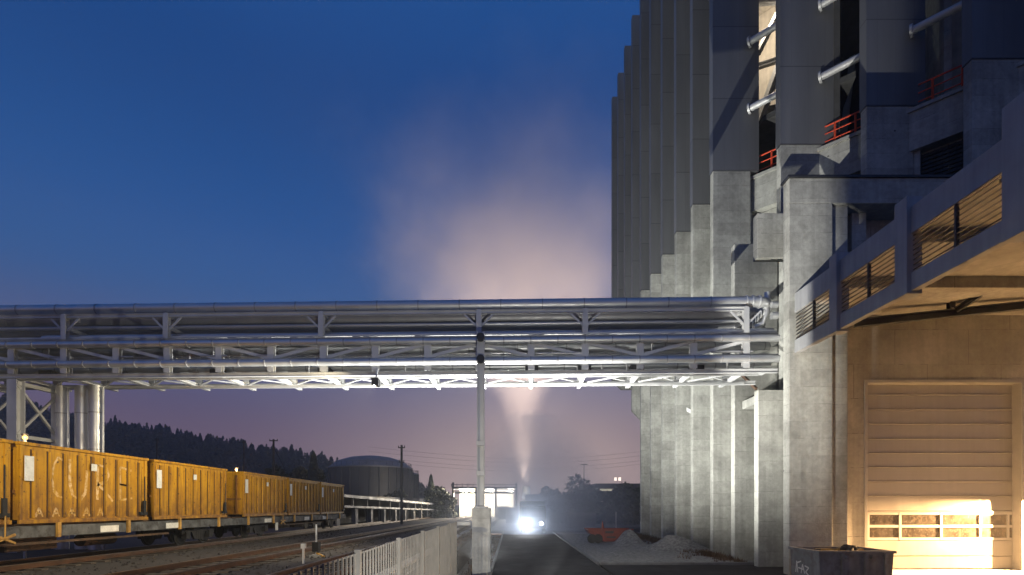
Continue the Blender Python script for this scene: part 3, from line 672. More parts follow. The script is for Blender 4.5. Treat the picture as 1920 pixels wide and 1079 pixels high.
# small yard signals
for lab, px, y0, d, hh, kk in (('dwarf rail signal with dark lamp box between the tracks', 593, 1047, 20.5, 1.3, 0), ('short pale marker post beside the dwarf rail signal', 569, 1052, 18.2, .55, 1)):
    x = (px-CX)/F*d; z = RG(d)-.25
    t = thing('rail_signal' if kk == 0 else 'marker_post', lab, 'signal' if kk == 0 else 'post', (x, d, z))
    MB().tube((x,d,z),(x,d,z+hh),.035 if kk == 0 else .045,10).build('post', M['steel'], t)
    if kk == 0:
        MB().box(x-.13,x+.13,d-.12,d+.12,z+.25,z+.62).build('lamp_box', M['black'], t); MB().box(x-.2,x+.2,d-.2,d+.2,z,z+.12).build('foot', M['conc'], t); MB().beam((x,d,z+.2),(x+.35,d-.1,z+.05),.06,.06).build('lever', M['stake'], t)
    else: MB().box(x-.07,x+.07,d-.07,d+.07,z+hh,z+hh+.16).build('cap', M['steel'], t)

# ------------------------------------------------------------------ orange bin trailer, cone, skip
d0 = 38.0
ot = thing('bin_trailer', 'orange red low tipping trailer parked on the gravel', 'trailer', (7.2, d0, 0))
x0, x1 = (1102-CX)/F*d0, (1187-CX)/F*d0
b = MB(); b.extr([(x0,d0,.95),(x1,d0,.95),(x1,d0,.62),(x1-.75,d0,.55),(x1-.95,d0,.12),(x0+1.15,d0,.12),(x0+.85,d0,.5),(x0+.25,d0,.62)], (0,1.6,0)); b.build('body', M['orange'], ot, bevel=.02)
r = MB(); r.box(x0-.04,x1+.04,d0-.05,d0+.03,.951,1.03); r.box(x0-.04,x1+.04,d0+1.57,d0+1.65,.951,1.03)
for q in range(4): r.box(x0+.5+q*.65, x0+.58+q*.65, d0-.06, d0-.001, .3 if q in (1,2) else .58, .95)
r.build('rim', M['orange'], ot)
pl = MB(); pl.box(x0+1.25,x0+1.85,d0-.075,d0-.061,.72,.88); pl.box(x0+1.35,x0+2.0,d0-.075,d0-.061,.38,.5); pl.build('number_plate', M['dark_steel'], ot)
for xx in (x0+.3, x0+.75):
    wv = MB().lathe([(.08,-.1),(.2,-.1),(.3,-.08),(.33,0),(.3,.08),(.2,.1),(.08,.1)]); o = wv.build('wheel', M['rubber'], None, smooth=True); o.parent = ot; o.rotation_euler = (PI/2,0,0); o.location = (xx-7.2, .0, .33)
cn = thing('traffic_cone', 'orange traffic cone standing on the trailer', 'traffic cone', (x0+1.15, d0+.5, .96))
MB().lathe([(.17,0),(.16,.05),(.12,.06),(.02,.62),(.015,.64)], (x0+1.15,d0+.5,.96), 16).build('cone', M['orange'], cn, smooth=True)
MB().box(x0+.93,x0+1.37,d0+.28,d0+.72,.955,.985).build('cone_foot', M['rubber'], cn)

sk = thing('skip', 'grey steel skip filled with scrap in front of the corner pier', 'skip', (11.8, 18.7, 0))
d1 = 18.3; sx0, sx1 = (1536-CX)/F*d1, (1676-CX)/F*d1; zt2 = H - (1037-CY)/F*d1
prof = lambda y, i: [(sx0+i, y, zt2-i*0), (sx1-i, y, zt2), (sx1-.08-i, y, .12), (sx0+.03+i, y, .12)]
b = MB(); a_ = [Vector(v) for v in prof(d1,0)]; c_ = [Vector(v)+Vector((0,1.9,0)) for v in prof(d1,0)]
b.add(a_ + c_, [(0,1,2,3),(4,5,6,7),(1,5,6,2),(0,4,7,3),(3,2,6,7)])
# inner skin
ai = [v + Vector((.06 if k in (0,3) else -.06, .06, 0 if k < 2 else .05)) for k, v in enumerate(a_)]; ci = [v + Vector((.06 if k in (0,3) else -.06, -.06, 0 if k < 2 else .05)) for k, v in enumerate(c_)]
b.add(ai + ci, [(0,1,2,3),(4,5,6,7),(1,5,6,2),(0,4,7,3),(3,2,6,7)]); b.build('body', M['skip'], sk)
r = MB()
r.box(sx0-.05,sx1+.05,d1-.07,d1+.05,zt2-.02,zt2+.07); r.box(sx0-.05,sx1+.05,d1+1.85,d1+1.97,zt2-.02,zt2+.07); r.box(sx0-.052,sx0+.06,d1+.051,d1+1.849,zt2-.02,zt2+.068); r.box(sx1-.06,sx1+.052,d1+.051,d1+1.849,zt2-.02,zt2+.068)
r.build('rim', M['skip'], sk)
r = MB()
for xx in (sx0+.75, sx0+1.55, sx1-.35): MB().extr([(xx,d1-.08,zt2-.03),(xx+.1,d1-.08,zt2-.03),(xx+.1,d1-.08,.15),(xx,d1-.08,.15)], (0,.075,0)).build('side_rib', M['skip'], sk)
for xx in (sx0+.9, sx1-.8): MB().tube((xx,d1-.15,zt2-.15),(xx,d1,zt2-.15),.06,10).build('lifting_lug', M['skip'], sk)
for ln in ([(.0,.1),(.05,.6),(.12,.1)],[(.02,.5),(.3,.62)],[(.3,.1),(.38,.5),(.5,.12)],[(.5,.45),(.72,.4),(.55,.2),(.75,.05)],[(.15,.32),(.45,.28)]):
    gb = MB()
    for a2, c2 in zip(ln, ln[1:]): gb.beam((sx0-.004,d1+1.5-a2[0]*1.2,.18+a2[1]*.85),(sx0-.004,d1+1.5-c2[0]*1.2,.18+c2[1]*.85),.05,.006,(1,0,0))
    gb.build('graffiti', M['white'], sk)
# scrap in the skip
scr = thing('scrap_heap', 'loose wood and dark bags lying in the grey skip', 'scrap', ((sx0+sx1)/2, d1+1, zt2-.1))
fillb = MB(); fillb.box(sx0+.12,sx1-.12,d1+.1,d1+1.8,zt2-.25,zt2-.06); fillb.build('rubble', M['black'], scr)
for (px, ln, a, zz_, m) in ((sx0+.9,1.0,.2,.08,'wood'),(sx0+1.2,.9,-.3,.05,'stake'),(sx0+2.1,1.5,.08,.06,'stake'),(sx0+2.5,1.3,-.1,.1,'wood'),(sx0+1.7,.7,.5,.03,'wood'),(sx0+2.3,1.1,.15,.02,'stake')):
    p = Vector((sx0+.25+(px-sx0)*.62-ln/3*math.cos(a), d1+.5+random.random()*.8, zt2+zz_-.04)); q = p + Vector((ln*.7*math.cos(a), ln*.7*math.sin(a), random.uniform(-.06,.1))); MB().beam(p, q, .12, .04).build('plank', M[m], scr)
bg = bmesh.new(); bmesh.ops.create_icosphere(bg, subdivisions=3, radius=.26)
for v in bg.verts: v.co *= 1 + .25*math.sin(v.co.x*17)*math.cos(v.co.y*13+v.co.z*9); v.co.z *= .6
me = bpy.data.meshes.new('bag'); bg.to_mesh(me); bg.free(); me.materials.append(M['rubber'])
o = bpy.data.objects.new('bag', me); C.objects.link(o); o.parent = scr; o.location = (.25, -.2, .16)

# ------------------------------------------------------------------ vegetation
def leaf_tree(name, label, base, h, rx, ry, crown0, n, m, seed, lobes=9, leaf=.35, group=None):
    rnd = random.Random(seed); t = thing(name, label, 'tree', base, group); bx, by, bz = base
    b = MB(); top = Vector((bx + rnd.uniform(-.2,.2), by, bz + h*.7)); b.tube((bx,by,bz-.3), (bx,by,bz+h*.3), h*.03, 8, h*.022); b.tube((bx,by,bz+h*.3), top, h*.022, 7, h*.006)
    cents = []
    for i in range(lobes):
        a = rnd.uniform(0, 2*PI); u = rnd.uniform(.1, 1)**.5; zr = rnd.uniform(0, 1)
        wdt = (1 - (zr*1.0)**2.2)*.9 + .12
        c = Vector((bx + rx*.72*u*wdt*math.cos(a), by + ry*.72*u*wdt*math.sin(a), bz + crown0*h + zr*(1-crown0)*h*.86)); cents.append((c, rnd.uniform(.55, 1.05)))
        b.tube((bx,by,bz+h*rnd.uniform(.2,.45)), c, h*.011, 5, h*.003)
    b.build('trunk', M['bark'], t)
    vs, fs = [], []
    R0 = (rx + ry)/2*.48
    for i in range(n):
        c, s = rnd.choice(cents); R = R0*s; u = Vector((rnd.gauss(0,1), rnd.gauss(0,1), rnd.gauss(0,1))).normalized()*R*rnd.uniform(.35,1.0)**.6; u.z *= .8
        p = c + u; a = Vector((rnd.gauss(0,1), rnd.gauss(0,1), rnd.gauss(0,.7))).normalized(); bb = a.cross(Vector((rnd.gauss(0,1), rnd.gauss(0,1), rnd.gauss(0,1)))).normalized(); k = leaf*rnd.uniform(.6,1.4)
        o_ = len(vs); vs += [p - a*k, p + bb*k*.5, p + a*k, p - bb*k*.5]; fs.append((o_,o_+1,o_+2,o_+3))
    me = bpy.data.meshes.new('crown'); off = Vector(base); me.from_pydata([tuple(v - off) for v in vs], [], fs); me.materials.append(M[m]); o = bpy.data.objects.new('crown', me); C.objects.link(o); o.parent = t
    return t
def conifer(vs, fs, rnd, base, h, r, n, kk=1.0):
    bx, by, bz = base
    for i in range(n):
        zr = rnd.random()**.8; rad = r*(1-zr)**.85*(.55 + .45*rnd.random()) + .05*r; a = rnd.uniform(0, 2*PI)
        p = Vector((bx + rad*math.cos(a)*.55, by + rad*math.sin(a)*.55, bz + h*(.06 + .94*zr))); out = Vector((math.cos(a), math.sin(a), -.35 - .3*rnd.random()))*rad*.75*kk + Vector((0,0,.0))
        side = Vector((-math.sin(a), math.cos(a), 0))*(.12*r + rad*.35)
        o_ = len(vs); vs += [p - side, p + side, p + out + Vector((0,0,-.03*h)), p + Vector((0,0,.06*h))]; fs += [(o_,o_+1,o_+2),(o_,o_+3,o_+1)]
    o_ = len(vs); k = r*.08; vs += [Vector((bx-k,by,bz+h*.85)), Vector((bx+k,by,bz+h*.85)), Vector((bx,by,bz+h*1.04)), Vector((bx,by+k,bz+h*.85))]; fs += [(o_,o_+1,o_+2),(o_+1,o_+3,o_+2)]

# wooded ridge at the west
from mathutils import noise as mn
HP = [(-40,752),(60,758),(130,775),(180,786),(230,796),(290,802),(350,815),(420,822),(480,836),(540,844),(600,856),(680,880),(760,905),(850,930)]
def ridge_y(px):
    for (a, ya), (c, yc) in zip(HP, HP[1:]):
        if a <= px <= c: return ya + (yc-ya)*(px-a)/(c-a)
    return HP[0][1] if px < HP[0][0] else HP[-1][1]
hv, hf = [], []; nx, ny = 70, 14
for j in range(ny+1):
    for i in range(nx+1):
        px = -60 + 930*i/nx; d = 190 + 260*(j/ny); f_ = math.sin(min(1, j/(ny*.72))*PI/2)
        zt3 = H + (CY - ridge_y(px))/F*(190+260*.72) - 10
        hv.append(((px-CX)/F*377*(.72+.4*j/ny), d + (px*.06), max(-.3, f_*zt3) if j else -2))
for j in range(ny):
    for i in range(nx): hf.append((j*(nx+1)+i, j*(nx+1)+i+1, (j+1)*(nx+1)+i+1, (j+1)*(nx+1)+i))
kind(MB().add(hv, hf).build('hill', M['ground'], smooth=True), 'structure')
rnd = random.Random(5); vs, fs = [], []
for q in range(1500):
    i = rnd.uniform(0, nx-.01); j = rnd.uniform(.6, ny*.8); i0, j0 = int(i), int(j); u, w_ = i-i0, j-j0
    g = lambda a, c: Vector(hv[c*(nx+1)+a]); p = g(i0,j0)*(1-u)*(1-w_) + g(i0+1,j0)*u*(1-w_) + g(i0,j0+1)*(1-u)*w_ + g(i0+1,j0+1)*u*w_
    if p.z < 1: continue
    h_ = rnd.uniform(8, 13)*(1.15 if rnd.random() < .08 else 1); conifer(vs, fs, rnd, p - Vector((0,0,.5)), h_, h_*rnd.uniform(.30,.46), 60)
me = bpy.data.meshes.new('forest'); me.from_pydata([tuple(v) for v in vs], [], fs); me.materials.append(M['needle']); o = bpy.data.objects.new('forest', me); C.objects.link(o); kind(o, 'stuff')
o['label'] = 'dark conifer forest covering the ridge behind the rail yard'; o['category'] = 'forest'

LT = [('wide dark tree behind the second yellow container', 510, 866, 95, 5.0, 'leaf', .1), ('dark tree left of the domed tank, behind the utility pole', 560, 870, 100, 4.5, 'leaf_b', .1),
      ('bushy tree in front of the left flank of the domed tank', 596, 872, 98, 3.2, 'leaf', .1), ('low dark tree just left of the tall tree beside the lit shed', 742, 908, 105, 3.6, 'leaf_b', .05),
      ('tallest spiky tree between the tanks and the lit shed', 816, 900, 100, 4.2, 'leaf', .05), ('small round tree touching the left post of the lit shed', 838, 916, 100, 2.6, 'leaf_b', .05),
      ('pale misty tree right of the steam column', 1035, 906, 92, 4.5, 'leaf_b', .05), ('tall round tree under the street light', 1086, 894, 84, 4.6, 'leaf', .08),
      ('low wide tree between the round tree and the blades', 1142, 932, 76, 4.4, 'leaf', .0), ('dark tree against the concrete blades', 1186, 918, 78, 3.8, 'leaf_b', .0)]
LT += [('dark bushy tree before the lit window of the flat building', 1120, 916, 82, 3.6, 'leaf', .0), ('broad tree hiding the corner of the flat building', 1165, 908, 88, 4.4, 'leaf_b', .0), ('low tree between the truck and the round tree', 1062, 925, 80, 3.4, 'leaf', .0), ('tree squeezed against the far blades below the roof lamps', 1205, 910, 84, 4.0, 'leaf', .0)]
for i, (lab, px, yt, d, r, m, c0) in enumerate(LT):
    x = (px-CX)/F*d; h_ = H + (CY-yt)/F*d + .1
    leaf_tree('broadleaf_tree', lab, (x, d, -.1), h_, r, r*.9, c0, 1500, m, 40+i, 13, max(.28, r*.085), 'trees beyond the yard and road')
for i, (lab, px, yt, d, hmul) in enumerate((('slim conifer beside the domed tank', 588, 852, 97, 1), ('pointed conifer rising behind the tallest spiky tree', 808, 893, 104, 1))):
    x = (px-CX)/F*d; h_ = H + (CY-yt)/F*d; vs, fs = [], []; conifer(vs, fs, random.Random(i), (x,d,0), h_, h_*.26, 420)
    t = thing('conifer_tree', lab, 'tree', (x, d, -.1)); MB().add(vs, fs).build('crown', M['needle'], t); MB().tube((x,d,-.3),(x,d,h_*.8),.16,7,.03).build('trunk', M['bark'], t)
# dry weeds along the foot of the blades and the yard edge
rnd = random.Random(3); vs, fs = [], []
def tuft(x, y, z, h_, n=9):
    for q in range(n):
        a = rnd.uniform(0, 2*PI); l = h_*rnd.uniform(.4, 1.1); p = Vector((x + rnd.gauss(0,.08), y + rnd.gauss(0,.08), z)); tip = p + Vector((math.cos(a)*l*.55, math.sin(a)*l*.55, l)); s = Vector((-math.sin(a), math.cos(a), 0))*l*.09
        o_ = len(vs); vs.extend([p - s, p + s, tip]); fs.append((o_,o_+1,o_+2))
for q in range(1100):
    y = rnd.uniform(24.9, 51); near = min(abs((y - 29.36) % 3.24), abs(3.24 - (y - 29.36) % 3.24))
    x = FX - abs(rnd.gauss(0, .30 if q % 3 else .8)) - .05; tuft(x, y, 0, rnd.uniform(.08, .34) * (1.3 if y > 38 else 1))
for q in range(350): tuft(rnd.uniform(-2.05,-1.0), rnd.uniform(8, 50), -.32, rnd.uniform(.1,.4))
for q in range(400): tuft(-2.6 - abs(rnd.gauss(0,.5)), rnd.uniform(6, 60), RG(20)-.35, rnd.uniform(.1,.35))
me = bpy.data.meshes.new('weeds'); me.from_pydata([tuple(v) for v in vs], [], fs); me.materials.append(M['dry_weed']); o = bpy.data.objects.new('weeds', me); C.objects.link(o); kind(o, 'stuff')
o['label'] = 'dry brown weeds along the foot of the concrete blades'; o['category'] = 'weeds'

# ------------------------------------------------------------------ tanks, sheds, poles, lamps in the distance
for lab, pxl, pxr, yt, yd, d in (('large domed storage tank beyond the rail yard', 592, 755, 874, 849, 120), ('smaller flat roofed tank behind the domed one', 700, 768, 884, 880, 150), ('smallest flat roofed tank at the end of the tank row', 740, 781, 889, 886, 165)):
    xa, xb = (pxl-CX)/F*d, (pxr-CX)/F*d; r = (xb-xa)/2; zc = H + (CY-yt)/F*d; zd = H + (CY-yd)/F*d; xc = (xa+xb)/2
    t = thing('storage_tank', lab, 'tank', (xc, d+r, -.1)); g = MB().lathe([(r,0),(r,zc)], (xc,d+r,-.1), 56); g.build('shell', M['tank'], t, smooth=True)
    g = MB()
    for q in range(28): a = 2*PI*q/28; g.box(xc+r*math.cos(a)-.12, xc+r*math.cos(a)+.12, d+r+r*math.sin(a)-.12, d+r+r*math.sin(a)+.12, 0, zc-.1)
    kind(g.build('stiffeners', M['tank'], t), 'stuff')
    g = MB().lathe([(r+.15,zc),(r+.15,zc+.25),(r*.8,zc+.25+(zd-zc)*.55),(r*.5,zc+.25+(zd-zc)*.85),(r*.2,zd+.2),(.1,zd+.25)], (xc,d+r,-.1), 56); g.build('roof', M['shed_roof'], t, smooth=True)
    rl = MB(); n_ = 40
    for q in range(n_):
        a0_, a1_ = 2*PI*q/n_, 2*PI*(q+1)/n_; pa = Vector((xc+(r-.1)*math.cos(a0_), d+r+(r-.1)*math.sin(a0_), zc+.2)); pb = Vector((xc+(r-.1)*math.cos(a1_), d+r+(r-.1)*math.sin(a1_), zc+.2))
        rl.beam(pa+Vector((0,0,1.0)), pb+Vector((0,0,1.0)), .07, .07); rl.beam(pa, pa+Vector((0,0,1.0)), .06, .06)
    kind(rl.build('guard_rail', M['dark_steel'], t), 'stuff')
# long open platform shed beside the tracks
sh = thing('platform_shed', 'long low shed with pale roof edge beyond the last wagon', 'shed', P(740, 960, 80))
a0, a1 = P(622, 925, 50), P(858, 948.5, 125)
b = MB(); b.extr([a0, a0+Vector((0,0,-.28)), a0+Vector((-5,1.5,.2)), a0+Vector((-5,1.5,.4))], a1-a0); b.build('roof', M['shed_roof'], sh)
a2, a3 = P(622, 947, 50), P(858, 957, 125)
b = MB(); b.extr([a2, a2+Vector((0,0,-.22)), a2+Vector((-4,1.2,-.22)), a2+Vector((-4,1.2,.0))], a3-a2); b.build('platform', M['shed_roof'], sh)
for q in range(16):
    f_ = (q+.5)/16; p0 = a0.lerp(a1, f_); MB().box(p0.x-.7, p0.x-.5, p0.y, p0.y+.25, .2, p0.z-.25).build('post', M['shed_wall'], sh)
MB().extr([a0+Vector((-4.5,1.5,.1)), a0+Vector((-4.7,1.5,.1)), Vector((a0.x-4.7,a0.y+1.5,0)), Vector((a0.x-4.5,a0.y+1.5,0))], a1-a0-Vector((0,0,a1.z-a0.z))).build('back_wall', M['tank'], sh)
for q in range(8):
    p0 = a2.lerp(a3, (q+.3)/8*.55); MB().box(p0.x-.5,p0.x-.1,p0.y,p0.y+.9,-.1,p0.z-.3).build('pillar', M['shed_wall'], sh)

def pole(lab, px, yt, d, r, arm, cat='pole', name='utility_pole', base=0.0):
    x = (px-CX)/F*d; z = H + (CY-yt)/F*d; t = thing(name, lab, cat, (x,d,base)); MB().tube((x,d,base-.3),(x,d,z),r*1.2,8,r*.85).build('post', M['wood'], t)
    g = MB()
    for zz_, l in arm: g.beam((x-l,d,z-zz_),(x+l,d,z-zz_),.1,.12); [g.tube((x+s*l*.9,d,z-zz_),(x+s*l*.9,d,z-zz_+.25),.05,6) for s in (-1,1)]
    g.build('cross_arm', M['wood'], t); return Vector((x,d,z))
p1 = pole('utility pole in front of the dark trees, with a stay wire', 513, 824, 70, .16, [(.2,.55)]); p2 = pole('tall utility pole standing before the tank row', 753, 835, 62, .15, [(.3,.4),(2.0,.3)]); p3 = pole('thin pole on the ridge side above the sprayed container', 294, 822, 85, .1, [(.3,.3)]); p4 = pole('dark pole above the second yellow container', 457, 826, 80, .11, [(.3,.3)])
tag(MB().tube(p1 - Vector((0,0,1)), (p1.x+4.6, p1.y+1, .5), .035, 5).build('stay_wire', M['wire']), 'stay wire slanting down from the utility pole', 'wire')
def wires(lab, pts, offs, sag):
    t = thing('overhead_line', lab, 'wire', tuple(pts[0]))
    for dz in offs:
        for a, c in zip(pts, pts[1:]):
            q = [a.lerp(c, k/14) - Vector((0,0,dz + sag*4*(k/14)*(1-k/14))) for k in range(15)]; MB().path(q, .022, 5).build('cable', M['wire'], t)
wires('thin overhead wires crossing the pale sky behind the bridge column', [P(690,838,140), P(1000,862,150), P(1240,842,150)], (0,1.2,2.6,3.6), .5)
# street light on the right
x, d = (1095-CX)/F*88, 88; zt4 = H + (CY-872)/F*88; sl = thing('street_lamp', 'double headed street lamp rising over the round tree', 'street lamp', (x,d,0))
MB().tube((x,d,-.1),(x,d,zt4),.09,8,.05).build('post', M['dark_steel'], sl); MB().box(x-.55,x+.55,d-.15,d+.15,zt4,zt4+.12).build('lamp_head', M['dark_steel'], sl)
# warm lamps above the train
WARM = glow('sodium_lamp', (1,.52,.13), 2.6)
for lab, px, y, d in (('glowing orange lamp on a post in front of the support tower', 47, 821, 19.6), ('glowing orange lamp on a post behind the gap between wagons', 443, 881, 44)):
    p = P(px, y, d); t = thing('yard_lamp', lab, 'lamp', (p.x,p.y,.6)); MB().tube((p.x,p.y,.5),(p.x,p.y,p.z-.08),.05,8).build('post', M['steel'], t)
    r = .085 if d < 30 else .10; g = MB().lathe([(.01,-r),(r*.8,-r*.6),(r,0),(r*.8,r*.6),(.01,r)], p, 14); g.build('bulb', WARM, t, smooth=True); MB().tube((p.x,p.y,p.z+r),(p.x,p.y,p.z+r+.05),r*1.3,10).build('cap', M['dark_steel'], t)
    l = bpy.data.lights.new('yard_lamp_light', 'POINT'); l.energy = 40 if d < 30 else 220; l.color = (1,.6,.25); l.shadow_soft_size = .08; lo = bpy.data.objects.new('yard_lamp_light', l); C.objects.link(lo); lo.location = p + Vector((.25,-.3,.05)); lo.parent = None

# floodlit loading shed far down the yard
LD = 100
ls = thing('loading_shed', 'brightly floodlit open loading shed at the end of the yard', 'shed', (P(908,960,LD).x, LD, 0))
xa, xb = P(848,0,LD).x, P(968,0,LD).x; zr = H + (CY-917)/F*LD
MB().box(xa, xb, LD-1, LD+9, zr, zr+.35).build('roof', M['tank'], ls)
g = MB(); g.box(xa, xb, LD-1.2, LD-1.1, zr+.7, zr+.8)
for q in range(13): xx = xa + (xb-xa)*q/12; g.box(xx-.05, xx+.05, LD-1.2, LD-1.1, zr+.35, zr+.95)
g.build('roof_rail', M['dark_steel'], ls)
for px in (850, 893, 930, 968): x = P(px,0,LD).x; MB().box(x-.18, x+.18, LD-.6, LD-.2, -.1, zr+(1.2 if px in (850,968) else 0)).build('post', M['tank'], ls)
MB().box(xa+.5, xb-.5, LD+8.5, LD+8.8, -.1, zr).build('back_wall', M['shed_wall'], ls)
MB().box(xa+.5, xb-.5, LD+.4, LD+.6, zr-.9, zr-.5).build('crane_beam', M['shed_wall'], ls)
MB().box(P(932,0,LD).x, P(955,0,LD).x, LD+1, LD+4, -.1, 2.4).build('bin_bay', M['tank'], ls)
for px, cc, st in ((868, (1,.93,.8), 90), (882,(1,.75,.42),60), (918,(1,.95,.86),60), (957,(1,.9,.75),30)):
    x = P(px,0,LD).x; z = zr - .35; MB().box(x-.5, x+.5, LD+2, LD+2.5, z-.1, z).build('floodlight', glow('shed_floodlight', cc, st), ls)
    l = bpy.data.lights.new('shed_light', 'POINT'); l.energy = 6000; l.color = cc; l.shadow_soft_size = .4; lo = bpy.data.objects.new('shed_light', l); C.objects.link(lo); lo.location = (x, LD+3.5, z-.7)
# stack and little plant building where the steam rises
st = thing('steam_stack', 'short pale stack with the steam column rising from it', 'stack', (P(987,0,112).x, 112, 0))
MB().lathe([(1.0,0),(.8,6.5),(.85,6.7),(.7,6.7),(.6,6.2)], (P(987,0,112).x,112,-.1), 24).build('shaft', M['shed_wall'], st, smooth=True)
hs = thing('plant_shed', 'pale blue grey shed in the mist behind the truck', 'shed', (P(990,0,80).x, 80, 0))
xa, xb = P(948,0,80).x, P(1023,0,80).x; MB().box(xa, xb, 80, 90, -.1, 2.1).build('wall', M['shed_wall'], hs); MB().box(xa-.2, xb+.2, 79.8, 90.2, 2.1, 2.35).build('roof', M['shed_roof'], hs); MB().box(P(985,0,80).x, P(1022,0,80).x, 84, 89, 2.35, 4.4).build('roof_plant', M['shed_wall'], hs)
fb = thing('flat_building', 'distant flat roofed building beside the blades with lit rooftop', 'building', (P(1170,0,150).x, 150, 0))
MB().box(P(1118,0,150).x, P(1330,0,150).x, 150, 175, -.1, H+(CY-915)/F*150).build('wall', M['tank'], fb); MB().box(P(1116,0,150).x, P(1332,0,150).x, 149.6, 175, H+(CY-915)/F*150+.01, H+(CY-907)/F*150).build('roof', M['tank'], fb)
MB().box(P(1125,0,150).x, P(1150,0,150).x, 149.9, 150, H+(CY-921)/F*150, H+(CY-917)/F*150).build('window', glow('dim_window_light', (1,.9,.6), .35), fb)
for px in (1155, 1163): MB().box(P(px,0,150).x, P(px+4,0,150).x, 152, 152.6, H+(CY-901)/F*150, H+(CY-897)/F*150+.3).build('roof_lamp', glow('roof_lamp_light', (1,.85,.7), 1.6), fb)
# far mesh fence beside the truck and a lone post
rf = thing('panel_fence', 'low grey panel fence between the truck and the orange trailer', 'fence', (P(1072,0,60).x, 60, 0))
for px in (1024, 1046, 1070, 1093, 1116):
    x = P(px,0,60).x; MB().box(x-.05,x+.05,59.95,60.05,-.1,2.0).build('post', M['fence'], rf)
for pa, pb in ((1024,1046),(1046,1070),(1070,1093),(1093,1116)):
    xa, xb = P(pa,0,60).x+.06, P(pb,0,60).x-.06; g = MB(); g.box(xa,xb,59.98,60.02,1.55,1.85); g.box(xa,xb,59.98,60.02,.15,.25); n = 11
    for q in range(n): xx = xa + (xb-xa)*q/(n-1); g.box(xx-.02,xx+.02,59.985,60.015,.251,1.549)
    g.build('bar_panel', M['fence'], rf)
x = P(1155,0,52).x; tag(MB().tube((x,52,-.1),(x,52,H-.75),.05,8).build('steel_post', M['steel']), 'lone thin steel post behind the orange trailer', 'post')

# truck with its headlight on
TD = 51
tk = thing('truck', 'white truck facing the viewer with one dazzling headlight', 'truck', (P(1000,0,TD).x, TD, 0))
xc = P(1000,0,TD).x
MB().extr([(xc-1.2,TD,.55),(xc-1.2,TD+.05,1.5),(xc-1.2,TD+.35,2.6),(xc-1.2,TD+1.9,2.65),(xc-1.2,TD+1.9,.55)], (2.4,0,0)).build('cab', M['truck'], tk, bevel=.06)
MB().box(xc-1.27, xc+1.27, TD+2.1, TD+8.5, .9, 3.1).build('load_body', M['truck'], tk); MB().box(xc-.5, xc+.5, TD+.3, TD+8.4, .5, .89).build('chassis', M['black'], tk)
MB().extr([(xc-1.1,TD+.04,1.55),(xc-1.1,TD+.29,2.45),(xc-1.1,TD+.33,2.45),(xc-1.1,TD+.08,1.55)], (2.2,0,0)).build('windscreen', M['black'], tk)
MB().box(xc-1.2, xc+1.2, TD-.08, TD-.002, .45, .75).build('bumper', M['dark_steel'], tk)
for px, s in ((985, 900), (1015, 25)):
    x = P(px,0,TD).x; MB().tube((x,TD-.07,.95),(x,TD-.02,.95),.15,16).build('headlight', glow('headlamp_beam_glass', (.95,.97,1), s), tk)
for xx in (xc-1.05, xc+1.05):
    for yy in (TD+1.0, TD+6.8):
        o = MB().lathe([(.2,-.14),(.42,-.14),(.5,-.1),(.5,.1),(.42,.14),(.2,.14)]).build('wheel', M['rubber'], None, smooth=True); o.parent = tk; o.rotation_euler = (0,PI/2,0); o.location = (xx-xc, yy-TD, .5)
for px, en in ((985, 750),):
    l = bpy.data.lights.new('headlight_beam', 'SPOT'); l.energy = en; l.color = (.9,.95,1); l.spot_size = 1.7; l.spot_blend = .8; l.shadow_soft_size = .1
    lo = bpy.data.objects.new('headlight_beam', l); C.objects.link(lo); lo.location = (P(px,0,TD).x, TD-.15, .95); lo.rotation_euler = (math.radians(-101), 0, 0)

# ------------------------------------------------------------------ steam
def volume_mat(name, dens, col, aniso, nscale, rads, cxs, zmax, power=1.4, zden=None, amp=.9):
    k = N(name); k.n.remove(k.b); v = k.new('ShaderNodeVolumePrincipled'); k.l.new(v.outputs[0], k.out.inputs['Volume'])
    p = k.pos(); xyz = k.new('ShaderNodeSeparateXYZ'); k.l.new(p, xyz.inputs[0])
    def curve(pts):
        r = k.new('ShaderNodeValToRGB'); r.color_ramp.interpolation = 'B_SPLINE' if len(pts) > 3 else 'EASE'; e = r.color_ramp.elements
        mx = max(abs(v_) for _, v_ in pts) or 1
        while len(e) < len(pts): e.new(.5)
        for el, (z, val) in zip(e, pts): el.position = z/zmax; el.color = ((val/mx+1)/2,)*3 + (1,)
        k.l.new(k.math('DIVIDE', xyz.outputs[2], zmax), r.inputs[0]); return k.math('MULTIPLY', k.math('SUBTRACT', k.math('MULTIPLY', r.outputs[0], 2), 1), mx)
    cx, cy, = cxs
    dx = k.math('SUBTRACT', xyz.outputs[0], curve(cx)); dy = k.math('SUBTRACT', xyz.outputs[1], cy); rr = curve(rads)
    n1 = k.noise(p, nscale, 5, .6); wob = k.math('MULTIPLY', k.math('SUBTRACT', n1, .5), amp)
    q = k.math('DIVIDE', k.math('SQRT', k.math('ADD', k.math('MULTIPLY', dx, dx), k.math('MULTIPLY', dy, dy))), k.math('MAXIMUM', rr, .05))
    fall = k.math('POWER', k.math('MAXIMUM', k.math('SUBTRACT', 1.0, k.math('ADD', q, wob)), 0), power)
    k.put(v.inputs['Density'], k.math('MULTIPLY', k.math('MULTIPLY', fall, dens), zden(k, xyz.outputs[2]) if zden else 1.0)); v.inputs['Color'].default_value = c4(col); v.inputs['Anisotropy'].default_value = aniso
    return k.m
PD = 112; px0 = P(987,0,PD).x
RAD = [(0,.9),(7,1.2),(22,4.6),(32,9.0),(44,32),(58,40),(72,36),(90,16)]
CXS = [(0,px0),(7,px0),(20,px0-1.0),(32,px0-2.0),(44,2),(58,3),(72,2),(90,1)]
sv = MB(); prof = [(7,1.8),(20,7.5),(32,16),(40,36),(50,44),(64,46),(78,42),(90,26)]
